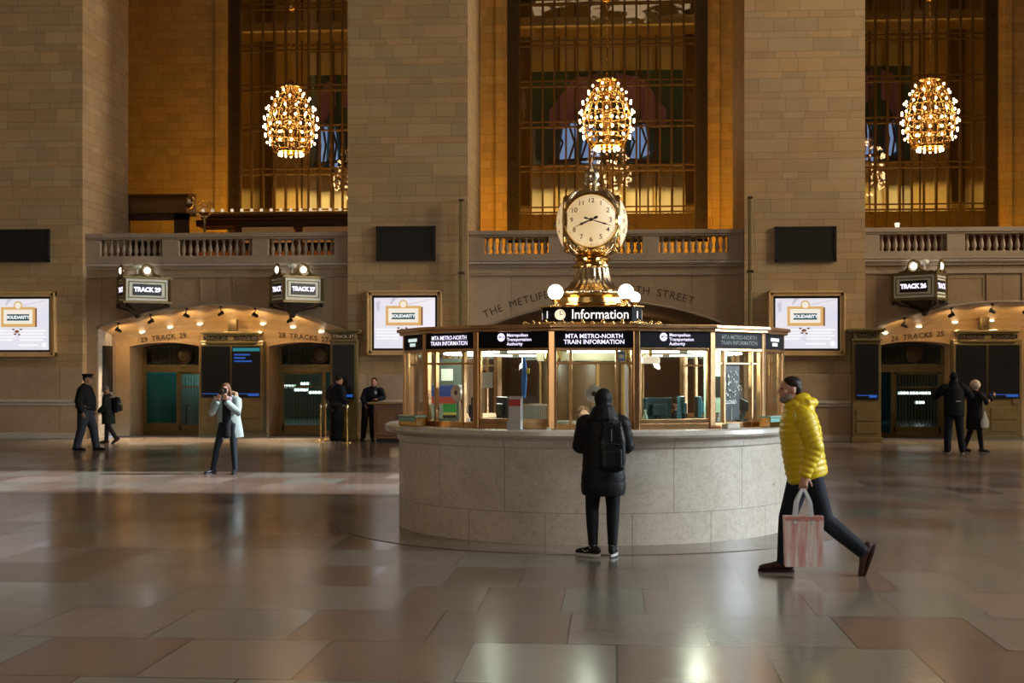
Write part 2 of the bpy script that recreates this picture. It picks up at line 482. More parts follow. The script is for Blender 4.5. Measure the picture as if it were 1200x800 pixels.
# the gallery back wall with three tall window openings
WIN = [c for c in (-10.70, -.21, 10.15)]; WH = 3.67
WB, WT = 6.55, 24.0
m = MB()
xs = [XL]+[v for c in WIN for v in (c-WH, c+WH)]+[XR]
for i in range(0, len(xs), 2): m.box(xs[i], xs[i+1], YW, YW+.7, 4.4, ZT)
for c in WIN:
    m.box(c-WH, c+WH, YW, YW+.7, 4.4, WB); m.box(c-WH, c+WH, YW, YW+.7, WT, ZT)
struct('wall_gallery', m, MAT['gallery_stone'])
# shallow pilaster strips beside the windows
m = MB()
for c in WIN:
    for s in (-1, 1):
        x = c+s*(WH+.28); m.box(x-.13, x+.13, YW-.10, YW, 4.5, ZT)
struct('trim_1', m, MAT['gallery_stone'], bevel=.01)
m = MB(); m.box(XL, XR, YB+.2, YW+6, 4.30, 4.50)
struct('floor', m, MAT['floor_ring'])
# double-glazed window corridor behind the grilles
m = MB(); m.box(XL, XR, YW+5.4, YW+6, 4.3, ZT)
struct('wall_beyond', m, mottled('corridor_wall', (.70, .52, .20), .7, 0, .3, .5))  # gold tone imitates stone reflected in the panes

# ---- windows with iron grilles
zrows = [7.70, 9.23, 10.85, 12.35, 13.85, 15.4, 16.95, 18.5, 20.0, 21.5, 23.0]
def rosette_strip(mb, x0, x1, z0, z1, y):
    w = x1-x0; n = max(1, int((z1-z0)/w)); h = (z1-z0)/n
    for i in range(n):
        cz = z0+(i+.5)*h; cx = (x0+x1)/2; r = w*.3
        pts = [(cx+r*math.cos(a), y-.02, cz+r*math.sin(a)) for a in [2*PI*k/8 for k in range(8)]]
        mb.tube(pts, .022, 5, True)
        mb.box(cx-.035, cx+.035, y-.06, y, cz-.035, cz+.035)
for wi, c in enumerate(WIN):
    root = thing('window_%d' % (wi+1), 'tall gallery window', 'window', (c, YW+.35, WB))
    for k in ('label', 'category'): del root[k]
    root['kind'] = 'structure'
    y = 0.0
    fr = MB(); b = .44
    fr.box(-WH, -WH+b, -.12, .12, 0, WT-WB); fr.box(WH-b, WH, -.12, .12, 0, WT-WB)
    fr.box(-WH, WH, -.12, .12, 0, .12)
    rosette_strip(fr, -WH, -WH+b, .6, 11, -.12); rosette_strip(fr, WH-b, WH, .6, 11, -.12)
    obj('window_frame', fr, MAT['darkbronze'], root)
    gp = MB()                                            # ornamental band below the panes
    gz0, gz1 = .12, zrows[0]-WB-.06
    gp.box(-WH+b, WH-b, .0, .05, gz0, gz1)
    for i in range(15):
        cx = -WH+b+(i+.5)*(2*WH-2*b)/15
        for cz in (.34, .62, .90):
            gp.tube([(cx+.13*math.cos(a), -.04, cz+.11*math.sin(a)) for a in [2*PI*k/8 for k in range(8)]], .02, 5, True)
        gp.box(cx+.2, cx+.24, -.07, 0, gz0, gz1)
    for i in range(30):
        cx = -WH+b+(i+.5)*(2*WH-2*b)/30; gp.sph((cx, -.06, gz1-.02), .035, n=6, m=4)
    obj('ornamental_band', gp, MAT['gold_mull'], root)
    mu = MB()
    for i in range(16):
        cx = -WH+b+i*(2*WH-2*b)/15; mu.box(cx-.035, cx+.035, -.07, .07, gz1, WT-WB)
        mu.box(cx-.012, cx+.012, -.1, -.07, gz1, WT-WB)
    for z in zrows:
        zz = z-WB
        mu.box(-WH+b, WH-b, -.05, .05, zz-.03, zz+.03); mu.box(-WH+b, WH-b, -.05, .05, zz+.17, zz+.22)
    obj('mullions', mu, MAT['gold_mull'], root)
    pn = MB()
    for i in range(15):
        for j in range(len(zrows)):
            x0 = -WH+b+i*(2*WH-2*b)/15; x1 = x0+(2*WH-2*b)/15
            z0 = zrows[j]-WB; z1 = (zrows[j+1]-WB) if j+1 < len(zrows) else WT-WB
            rr = random.Random(i*31+j*7+wi); tx = rr.uniform(-.003, .003); tz = rr.uniform(-.004, .004)
            pn.quad((x0, .09-tx-tz, z0), (x1, .09+tx-tz, z0), (x1, .09+tx+tz, z1), (x0, .09-tx+tz, z1))
    obj('window_panes', pn, MAT['window_glass'], root)
# inside the corridor: glass-brick walkways, outer window bars, columns; panels, sky and drape are added stand-ins for reflections
mw = MB()
for z in (7.4, 15.0, 17.6, 20.5):
    mw.box(XL, XR, YW+1.6, YW+3.6, z, z+.16)
    mw.box(XL, XR, YW+1.5, YW+1.62, z-.12, z+.22)
struct('floor', mw, mottled('walkway_brass', (.5, .36, .14), .35, .4, .3, 1.2))
mo = MB()
for c in WIN:
    for s in (-1, 1): mo.box(c+s*3.35-.25, c+s*3.35+.25, YW+4.6, YW+5.1, 4.4, ZT)
    for i in range(9): mo.box(c-2.6+i*.65-.03, c-2.6+i*.65+.03, YW+4.9, YW+5.0, 4.4, ZT)
struct('trim_2', mo, MAT['gold_mull'])
sky = NT('daylight_sky'); sky.pos(); n_ = sky.noise(sky.P, .6, 3.)  # glowing surface standing in for sky reflected in the panes
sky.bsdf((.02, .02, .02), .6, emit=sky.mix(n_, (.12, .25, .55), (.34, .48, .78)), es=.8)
dg = mottled('dark_green_panel', (.035, .13, .115), .5, 0, .3, 1)  # green, cream and mauve shapes imitate reflections in the glass
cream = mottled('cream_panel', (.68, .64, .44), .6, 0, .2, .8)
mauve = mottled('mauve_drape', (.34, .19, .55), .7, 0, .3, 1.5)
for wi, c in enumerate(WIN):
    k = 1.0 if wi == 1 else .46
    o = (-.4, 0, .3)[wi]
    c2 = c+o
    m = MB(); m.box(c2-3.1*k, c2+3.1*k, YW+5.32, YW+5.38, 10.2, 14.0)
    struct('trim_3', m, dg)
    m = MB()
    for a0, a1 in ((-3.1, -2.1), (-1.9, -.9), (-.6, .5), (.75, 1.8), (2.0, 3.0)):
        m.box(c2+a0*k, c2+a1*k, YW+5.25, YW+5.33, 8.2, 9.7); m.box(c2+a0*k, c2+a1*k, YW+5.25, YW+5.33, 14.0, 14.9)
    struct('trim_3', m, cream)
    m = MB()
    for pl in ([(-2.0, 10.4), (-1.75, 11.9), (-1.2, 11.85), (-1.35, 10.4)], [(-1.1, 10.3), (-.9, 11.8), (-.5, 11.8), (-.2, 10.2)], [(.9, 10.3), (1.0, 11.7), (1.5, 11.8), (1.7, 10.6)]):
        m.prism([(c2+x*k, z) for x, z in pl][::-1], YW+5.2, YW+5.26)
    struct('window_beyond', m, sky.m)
    m = MB(); rr = random.Random(3)                       # dark bars crossing the stand-in sky
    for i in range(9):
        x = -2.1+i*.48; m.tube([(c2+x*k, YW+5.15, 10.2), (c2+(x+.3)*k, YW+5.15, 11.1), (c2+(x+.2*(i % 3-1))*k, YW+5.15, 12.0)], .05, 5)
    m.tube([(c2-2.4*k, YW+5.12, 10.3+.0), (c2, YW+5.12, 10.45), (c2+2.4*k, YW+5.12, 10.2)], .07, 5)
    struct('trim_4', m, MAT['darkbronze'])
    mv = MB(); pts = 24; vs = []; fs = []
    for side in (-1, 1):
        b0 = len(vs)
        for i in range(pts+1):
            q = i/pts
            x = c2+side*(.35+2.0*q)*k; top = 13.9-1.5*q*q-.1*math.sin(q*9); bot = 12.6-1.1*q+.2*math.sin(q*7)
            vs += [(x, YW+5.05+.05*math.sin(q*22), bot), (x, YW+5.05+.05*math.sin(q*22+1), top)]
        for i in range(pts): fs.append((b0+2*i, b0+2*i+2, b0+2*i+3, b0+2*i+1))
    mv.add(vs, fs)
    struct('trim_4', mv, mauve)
for c in WIN:
    area_lamp('corridor_lamp', (c, YW+1.3, 5.0), (c, YW+5.2, 11), 6, .3, 900 if c < 5 else 600, (1.0, .68, .27))  # added lamp, lights the reflection stand-ins behind the glass

# ---- bay walls, niches
def za(dx, kind):
    return (3.60-.63*(dx/3.4)**2) if kind == 'n' else (3.65-.0646*dx*dx)
COVE = [(0, 0), (.35, .05), (.7, .14), (1.0, .27), (1.2, .41), (1.33, .58), (1.4, .82)]
def cz(dx, d): return za(dx, 'n')-d*(1-.45*(dx/3.4)**2)
GH = 1.03                                       # gate half width
def gate_top(g): return 2.64-.12*(g/GH)**2      # g = x - gate centre
NS = 68
def xs_of(): return [-3.4+6.8*i/NS for i in range(NS+1)]
for bi, c in enumerate(BC):
    kind = 'n' if bi != 1 else 'c'
    cn = c+.06
    m = MB()
    # face
    X = xs_of()
    for i in range(NS):
        a, b = X[i], X[i+1]
        m.quad((cn+a, YB, za(a, kind)), (cn+b, YB, za(b, kind)), (cn+b, YB, 4.75), (cn+a, YB, 4.75))
    for s in (-1, 1):
        x0, x1 = sorted((cn+s*3.4, c+s*(BH+.02)))
        m.quad((x0, YB, 0), (x1, YB, 0), (x1, YB, 4.75), (x0, YB, 4.75))
        m.quad((cn+s*3.4, YB, 0), (cn+s*3.4, YB+1.4, 0), (cn+s*3.4, YB+1.4, 3.0), (cn+s*3.4, YB, 3.0))
    struct('wall_north', m, MAT['bay'])
    # arch rim moulding
    rim = MB()
    rim.tube([(cn+a, YB-.01, za(a, kind)+.03) for a in X], .035, 6)
    struct('trim_5', rim, MAT['trim'], smooth=180)
    if kind == 'n':
        m = MB()
        for i in range(NS):
            a, b = X[i], X[i+1]
            for (y0, d0), (y1, d1) in zip(COVE, COVE[1:]):
                m.quad((cn+a, YB+y0, cz(a, d0)), (cn+b, YB+y0, cz(b, d0)), (cn+b, YB+y1, cz(b, d1)), (cn+a, YB+y1, cz(a, d1)))
        mesh_cove = struct('ceiling', m, MAT['niche'], smooth=180)
        # inner wall with two gate arches
        m = MB(); yi = YB+1.4
        for i in range(NS):
            a, b = X[i], X[i+1]; mid = (a+b)/2
            lo = [0, 0]
            for gc in (-2.0, 2.0):
                if abs(mid-gc) < GH: lo = [gate_top(a-gc), gate_top(b-gc)]
            m.quad((cn+a, yi, lo[0]), (cn+b, yi, lo[1]), (cn+b, yi, cz(b, .82)), (cn+a, yi, cz(a, .82)))
            if lo[0]: m.quad((cn+a, yi, lo[0]), (cn+b, yi, lo[1]), (cn+b, yi+1.3, lo[1]), (cn+a, yi+1.3, lo[0]))
        for gc in (-2.0, 2.0):
            for s in (-1, 1):
                x = cn+gc+s*(GH-.03); m.quad((x, yi, 0), (x, yi+1.3, 0), (x, yi+1.3, gate_top(GH)), (x, yi, gate_top(GH)))
        struct('wall_north', m, MAT['niche'])
        m = MB()                                     # passage beyond the gates
        m.box(cn-3.4, cn+3.4, yi, YB+20, -.4, 0)
        struct('floor', m, MAT['floor_ring'])
        m = MB()
        m.quad((cn-3.5, yi+1.35, 0), (cn-3.5, YB+20, 0), (cn-3.5, YB+20, 3.2), (cn-3.5, yi+1.35, 3.2))
        m.quad((cn+3.5, yi+1.35, 0), (cn+3.5, YB+20, 0), (cn+3.5, YB+20, 3.2), (cn+3.5, yi+1.35, 3.2))
        m.quad((cn-3.5, YB+20, 0), (cn+3.5, YB+20, 0), (cn+3.5, YB+20, 3.2), (cn-3.5, YB+20, 3.2))
        m.quad((cn-3.5, yi+1.38, 2.04), (cn+3.5, yi+1.38, 2.04), (cn+3.5, YB+20, 2.04), (cn-3.5, YB+20, 2.04))
        m.quad((cn-3.5, yi+1.6, 2.04), (cn+3.5, yi+1.6, 2.04), (cn+3.5, yi+1.6, 3.0), (cn-3.5, yi+1.6, 3.0))  # low ceiling and bulkhead added to block teal glow at the fanlights
        struct('wall_passage', m, mottled('platform_wall', (.10, .13, .12), .5))
        # pale marble reveal at the left end of the niche
        m = MB(); m.box(cn-3.40, cn-3.37, YB+.02, YB+1.0, 0, 2.98)
        struct('trim_6', m, MAT['jamb'])
    else:
        m = MB()
        for i in range(NS):
            a, b = X[i], X[i+1]
            m.quad((cn+a, YB, za(a, 'c')), (cn+b, YB, za(b, 'c')), (cn+b, YB+9, za(b, 'c')), (cn+a, YB+9, za(a, 'c')))
        m.quad((cn-3.4, YB+1.4, 0), (cn-3.4, YB+9, 0), (cn-3.4, YB+9, 3.2), (cn-3.4, YB+1.4, 3.2))
        m.quad((cn+3.4, YB+1.4, 0), (cn+3.4, YB+9, 0), (cn+3.4, YB+9, 3.2), (cn+3.4, YB+1.4, 3.2))
        m.quad((cn-3.4, YB+9, 0), (cn+3.4, YB+9, 0), (cn+3.4, YB+9, 3.8), (cn-3.4, YB+9, 3.8))
        struct('wall_passage', m, mottled('passage_wall', (.22, .15, .09), .6))
        m = MB(); m.box(cn-3.4, cn+3.4, YB+.5, YB+9, -.4, 0)
        struct('floor', m, MAT['floor_ring'])
    # mouldings above the arch
    m = MB(); x0, x1 = c-BH, c+BH
    mlip = MB(); mlip.box(x0, x1, YB-.12, YB+.1, 4.68, 4.74)
    struct('trim_7', mlip, MAT['jamb'], bevel=.01)
    m.box(x0, x1, YB-.09, YB+.1, 4.64, 4.68)
    m.box(x0, x1, YB-.06, YB+.1, 4.58, 4.66)
    m.box(x0, x1, YB-.05, YB+.1, 4.36, 4.42); m.box(x0, x1, YB-.025, YB+.1, 4.42, 4.46)
    struct('trim_7', m, MAT['trim'], bevel=.012)
    if kind == 'n':
        m = MB()
        for s in (-1, 1):
            xa, xb = sorted((c+s*.55, c+s*3.35))
            m.box(xa, xb, YB-.015, YB, 4.24, 4.27)
            m.box(c+s*.55-.015, c+s*.55+.015, YB-.015, YB, 3.75, 4.27)
            m.box(c+s*.45-.02, c+s*.45+.02, YB-.03, YB, 3.68, 4.36)
        struct('trim_8', m, MAT['bay'])

point_lamp('passage_lamp', (BC[1], 42.0, 3.0), 60, (1.0, .62, .3), .3)  # added dim fill without a fixture, lifts the black passage
# inscription following the centre arch
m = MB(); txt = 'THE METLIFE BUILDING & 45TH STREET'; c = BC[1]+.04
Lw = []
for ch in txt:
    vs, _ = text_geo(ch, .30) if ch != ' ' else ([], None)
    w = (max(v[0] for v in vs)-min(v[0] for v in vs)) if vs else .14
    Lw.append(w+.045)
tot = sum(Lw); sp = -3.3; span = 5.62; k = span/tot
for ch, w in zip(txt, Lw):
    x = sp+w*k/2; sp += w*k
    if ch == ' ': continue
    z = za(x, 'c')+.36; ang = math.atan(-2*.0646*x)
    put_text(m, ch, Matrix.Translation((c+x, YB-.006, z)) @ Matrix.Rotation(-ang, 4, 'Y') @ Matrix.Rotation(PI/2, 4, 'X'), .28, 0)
struct('trim_9', m, mottled('incised_letter_shadow', (.05, .035, .025), .7))  # letters in one even dark brown
# track names over each gate
dk = mottled('incised_letter_dark', (.06, .035, .02), .7)
def track_text(c, gx, s):
    m = MB(); x = c+.06+gx; n = 0
    L = []
    for ch in s:
        vs = text_geo(ch, .20)[0] if ch != ' ' else []
        L.append(((max(v[0] for v in vs)-min(v[0] for v in vs)) if vs else .075)+.022)
    t = sum(L); p = -t/2
    for ch, w in zip(s, L):
        q = p+w/2; p += w
        if ch == ' ': continue
        dx = gx+q
        d = .72; yy = YB+1.37
        z = cz(dx, d)
        put_text(m, ch, face_mat(x+q, yy-.045, z, 0, 0.28), .20, .004)
    struct('trim_10', m, dk)
track_text(BC[0], -2.0, '29 TRACK 29'); track_text(BC[0], 2.0, '28 TRACKS 27'); track_text(BC[2], -2.0, '26 TRACKS 25')

# dado and ledges on the piers
for i, (x0, x1) in enumerate(pier_x):
    m = MB(); zt = 1.93 if i == 0 else 1.75
    xa, xb = x0-.02, x1+.04 if i == 0 else x1+.02
    m.box(xa, xb, YP-.10, YP, 0, zt); 
    struct('baseboard_north', m, MAT['dado'], bevel=.02)
    m = MB(); m.box(xa, xb-.05, YP-.17, YP-.09, .98, 1.06); m.box(xa, xb-.05, YP-.14, YP-.09, .90, .98)
    m.box(xa, xb, YP-.14, YP-.09, 0, .16)
    struct('trim_11', m, MAT['jamb'], bevel=.012)

# dark screen added on the side balconies to hide the glow between balusters
for c in (BC[0], BC[2]):
    m = MB(); m.box(c-BH-2, c+BH+2, 44.0, 44.1, 4.5, 6.25)
    struct('wall_screen', m, MAT['darkwood'] if 'darkwood' in MAT else MAT['black'])  # added screen, hides the glow between the balusters
# ---- balustrades
def balustrade(c, label):
    r = thing('balustrade', label, 'balustrade', (c, YB-.1, 4.74))
    m = MB(); m.box(-BH, BH, -.02, .36, 0, .20); m.box(-BH, BH, -.05, .38, 0, .05)
    obj('plinth', m, MAT['trim'], r, bevel=.01)
    m = MB(); m.box(-BH, BH, -.05, .40, .70, .82); m.box(-BH, BH, -.02, .36, .65, .70)
    obj('handrail', m, MAT['trim'], r, bevel=.015)
    for a, b in ((-BH, -3.22), (-1.50, -1.04), (.98, 1.42), (3.22, BH)):
        obj('pedestal_block', MB().box(a, b, 0, .34, .20, .65), MAT['trim'], r, bevel=.01)
    prof = [(.055, .20), (.055, .235), (.03, .25), (.042, .28), (.062, .33), (.066, .37), (.055, .43), (.034, .52), (.028, .57), (.045, .59), (.03, .605), (.055, .62), (.055, .655)]
    b = mesh_of(MB().lathe(prof, 12), 'baluster', MAT['trim'], 40)
    for a, e, n in ((-3.22, -1.50, 10), (-1.04, .98, 11), (1.42, 3.22, 10)):
        for i in range(n):
            o = obj('baluster', b, None, r); o.location = (a+(e-a)*(i+.5)/n, .17, 0)
    return r
balustrade(BC[0], 'stone balustrade on the balcony over tracks 29 to 27, left bay')
balustrade(BC[1], 'stone balustrade on the balcony behind the clock, middle bay')
balustrade(BC[2], 'stone balustrade on the balcony over track 26, right bay')

# floor ring around the booth
BX, BY = -.245, 16.155
m = MB(); m.lathe([(2.95, .0005), (2.95, .006), (2.2, .006)], 96, (BX, BY, 0), cap=False)
struct('trim_12', m, MAT['floor_ring'], smooth=30)

# ================================================================ THINGS ON THE NORTH SIDE
LED = emissive('sign_letters_lilac', (.86, .78, 1.0), 1.6)
LEDW = emissive('sign_letters_white', (1.0, .97, .92), 1.5)
GLOBE = emissive('opal_globe_lit', (1.0, .88, .74), 5.0)
BULB = emissive('filament_bulb_lit', (1.0, .66, .36), 15.0)
DOWN = emissive('downlight_lens', (1.0, .86, .62), 4.0)

# ---- chandeliers
def chandelier(loc, label):
    r = thing('chandelier', label, 'chandelier', loc, 0, None)
    H = 2.26
    def Rr(t):   # t 0 bottom .. 1 top
        return .83*math.sin(PI*min(1, max(0, .235+.64*t)))**.85 if t < .99 else .34
    m = MB()
    for k in range(18):
        a = 2*PI*k/18; pts = []
        for j in range(15):
            t = j/14; rad = Rr(t)-.05
            pts.append((rad*math.cos(a), rad*math.sin(a), .12+t*H*.90))
        m.tube(pts, .022, 5)
    obj('rib_cage', m, MAT['brass'], r, 180)
    m = MB()
    for t in (0.0, .12, .30, .48, .66, .84):
        rad = Rr(t)-.05
        m.tube([(rad*math.cos(a), rad*math.sin(a), .12+t*H*.9) for a in [2*PI*k/36 for k in range(36)]], .03, 6, True)
    obj('ring_bands', m, MAT['brass'], r, 180)
    m = MB(); m.lathe([(.02, -.03), (.08, .0), (.14, .06), (.20, .08), (.6, .12), (.62, .16), (.2, .2), (.10, .3), (.14, .5), (.08, .7), (.18, .95), (.24, 1.15), (.16, 1.35), (.10, 1.6), (.2, 1.8), (.12, 2.0), (.12, 2.1)], 20)
    obj('central_stem', m, MAT['brass'], r, 180)
    m = MB(); m.lathe([(.24, 2.06), (.26, 2.20), (.38, 2.24), (.40, 2.30), (.30, 2.34), (.20, 2.36), (.12, 2.40), (.09, 2.48), (.03, 2.52)], 24)
    obj('crown_cap', m, MAT['brass'], r, 180)
    m = MB()
    z = 2.44; i = 0
    while z < 6.0:
        a = 0 if i % 2 else PI/2
        pts = [(.035*math.cos(t)*math.cos(a), .035*math.cos(t)*math.sin(a), z+.075+.075*math.sin(t)) for t in [2*PI*k/8 for k in range(8)]]
        m.tube(pts, .013, 4, True); z += .12; i += 1
    m.lathe([(.01, -.12), (.13, -.08), (.16, 0), (.13, .08), (.01, .12)], 14, (0, 0, 4.92))
    obj('chain', m, MAT['brass'], r, 180)
    bm_ = mesh_of(MB().sph((0, 0, 0), .036, .036, .046, 8, 6), 'bulb', BULB, 180)
    point_lamp('chandelier_glow', (loc[0], loc[1], loc[2]+1.2), 150, (1.0, .66, .32), .25)
    rings = [(.02, 14, .02), (.12, 12, .10), (.24, 14, .10), (.38, 16, .10), (.52, 16, .10), (.68, 14, .10), (.84, 9, .08), (.95, 5, .05)]
    for j, (t, n, o) in enumerate(rings):
        rad = Rr(t)+o-.03 if j else .40
        for k in range(n):
            a = 2*PI*(k+.5*(j % 2))/n
            b = obj('bulb', bm_, None, r)
            b.location = (rad*math.cos(a), rad*math.sin(a), (.12+t*H*.9+.05) if j else .03)
    return r
chandelier((-10.66, 44.7, 9.0), 'lit globe chandelier hanging in the left bay above the dark canopy')
chandelier((-.19, 44.7, 9.06), 'lit globe chandelier hanging right behind and above the clock')
chandelier((10.16, 44.7, 8.90), 'lit globe chandelier hanging in the right bay, far right')

# ---- dark grille panels, poster displays, conduit poles
def panel(x0, x1, z0, z1, label):
    cx = (x0+x1)/2; w = (x1-x0)/2; h = z1-z0
    r = thing('speaker_panel', label, 'panel', (cx, YP, z0), 0)
    m = MB(); m.box(-w, -w+.05, -.09, 0, 0, h); m.box(w-.05, w, -.09, 0, 0, h); m.box(-w, w, -.09, 0, 0, .05); m.box(-w, w, -.09, 0, h-.05, h)
    obj('frame', m, MAT['black'], r)
    m = MB(); m.box(-w+.05, w-.05, -.06, 0, .05, h-.05)
    for i in range(24):
        z = .05+(i+.5)*(h-.1)/24; m.box(-w+.05, w-.05, -.07, -.06, z-.008, z+.008)
    obj('grille', m, MAT['grille'], r)
panel(-16.9, -15.21, 4.78, 5.67, 'black rectangular grille panel on the stone pier at the far left edge')
panel(-6.27, -4.69, 4.75, 5.67, 'black rectangular grille panel on the stone pier left of the clock')
panel(4.21, 5.79, 4.67, 5.58, 'black rectangular grille panel on the stone pier right of the clock')

SCRN = NT('poster_backdrop_light'); SCRN.opos()
sx_ = SCRN.n.new('ShaderNodeSeparateXYZ'); SCRN.l.new(SCRN.P, sx_.inputs[0])
nn = SCRN.noise(SCRN.P, 1.6, 3.0)
cc = SCRN.mix(nn, (.66, .68, .86), (.92, .84, .82))
SCRN.bsdf((.02, .02, .02), .15, emit=cc, es=1.0)
EM = {k: emissive('poster_'+k, c, 1.0) for k, c in dict(gold=(.72, .42, .14), cream=(.92, .84, .72), teal=(.01, .07, .08), white=(.98, .98, 1), brown=(.22, .09, .05), grey=(.62, .58, .66)).items()}
def poster(cx, z0, z1, w, label):
    """w: half width of the frame"""
    h = z1-z0
    r = thing('digital_poster', label, 'display', (cx, YP, z0), 0)
    m = MB()
    for a, b, c, d in ((-w, -w+.13, 0, h), (w-.13, w, 0, h), (-w, w, 0, .13), (-w, w, h-.13, h)): m.box(a, b, -.16, 0, c, d)
    for a, b, c, d in ((-w, -w+.05, 0, h), (w-.05, w, 0, h), (-w, w, 0, .05), (-w, w, h-.05, h)): m.box(a, b, -.19, -.16, c, d)
    obj('frame', m, MAT['poster_frame'], r, bevel=.012)
    iw = w-.13; m = MB()
    m.box(-iw, iw, -.09, 0, .13, h-.13)
    obj('bezel', m, MAT['black'], r)
    s = iw-.06; b0 = .19; b1 = h-.19
    m = MB(); m.box(-s, s, -.10, -.085, b0, b1)
    sc = obj('screen', m, SCRN.m, r, label='bright screen with a drawn picture of a framed sign')
    H2 = b1-b0
    def u(x, z): return (-s+2*s*x, b0+H2*z)
    def rect(m, x0, x1, z0_, z1_, y=-.102, t=.002):
        a, c_ = u(x0, z0_); b, d = u(x1, z1_); m.box(a, b, y-t, y, c_, d)
    g = MB(); rect(g, .19, .77, .45, .84, -.102, .004); a, c_ = u(.2, .83)
    x_, z_ = u(.48, .87); g.lathe([(.12, 0), (.12, .004)], 20); g.v = [(v[0]+x_, -.104-v[2], v[1]+z_) if i >= 8 else v for i, v in enumerate(g.v)]
    obj('picture_frame', g, EM['gold'], sc)
    g = MB(); rect(g, .765, .80, .45, .82, -.1015, .004); obj('picture_frame_shadow', g, EM['brown'], sc)
    g = MB(); rect(g, .235, .725, .51, .79, -.106)
    x_, z_ = u(.48, .87); b_ = len(g.v); g.lathe([(.085, 0), (.085, .003)], 20); g.v = g.v[:b_]+[(v[0]+x_, -.109-v[2], v[1]+z_) for v in g.v[b_:]]
    obj('picture_mat', g, EM['cream'], sc)
    g = MB(); rect(g, .29, .67, .575, .70, -.109)
    obj('title_plate', g, EM['teal'], sc)
    g = MB(); x_, z_ = u(.48, .637); put_text(g, 'SOLIDARITY', Matrix.Translation((x_, -.1125, z_)) @ Matrix.Rotation(PI/2, 4, 'X'), .115, .006)
    obj('title_lettering', g, EM['white'], sc)
    g = MB()
    for i, z in enumerate((.36, .30, .24, .18)):
        for a, b in ((.03, .44), (.50, .96)):
            rect(g, a, b-.05*(i % 2), z, z+.03, -.103)
    rect(g, .48, .82, .075, .11, -.103)
    x_, z_ = u(.92, .10); b_ = len(g.v); g.lathe([(.07, 0), (.07, .003)], 20); g.v = g.v[:b_]+[(v[0]+x_, -.105-v[2], v[1]+z_) for v in g.v[b_:]]
    obj('caption_lines', g, EM['white'], sc)
    g = MB()
    for px_, pz_, q in ((.46, .36, .07), (.40, .40, .04), (.53, .40, .04), (.43, .31, .04), (.50, .30, .04)):
        x_, z_ = u(px_, pz_); n0 = len(g.v); g.lathe([(q, 0), (q*.8, .002)], 7); g.v = g.v[:n0]+[(v[0]+x_, -.108-v[2], v[1]*.6+z_) for v in g.v[n0:]]
    obj('picture_ornament', g, EM['brown'], sc)
    g = MB()
    g.prism([u(.55, .86), u(.97, .97), u(.97, .98), u(.55, .875)], -.103, -.1025)
    g.prism([u(.30, 1.0), u(.26, .88), u(.28, .87), u(.36, .97), u(.40, 1.0)], -.103, -.1025)
    g.prism([u(.03, .9), u(.10, .95), u(.09, .75), u(.05, .72)], -.103, -.1025)
    obj('background_marks', g, EM['grey'], sc)
    return r
poster(-16.03, 2.21, 3.97, 1.01, 'lit poster screen in a gilt frame cut by the left edge of the photo')
poster(-5.505, 2.24, 3.96, 1.005, 'lit poster screen in a gilt frame, partly hidden by the booth roof')
poster(5.015, 2.22, 3.90, .985, 'lit poster screen in a gilt frame right of the booth, above the man in yellow')

def pole(x, z0, z1, label):
    r = thing('conduit_pole', label, 'pole', (x, YP-.2, z0))
    m = MB(); m.box(-.05, .05, -.05, .05, 0, z1-z0)
    obj('pipe', m, MAT['kiosk'], r, bevel=.02)
    m = MB()
    for z in (.6, 2.6): m.box(-.08, .08, -.07, .12, z, z+.06)
    m.box(-.065, .065, -.06, .06, z1-z0, z1-z0+.05)
    obj('bracket', m, MAT['darkbronze'], r)
pole(-3.98, 1.78, 6.3, 'tall thin bronze pole on the pier edge left of the clock')
pole(3.56, 1.78, 6.3, 'tall thin bronze pole on the pier edge right of the clock')

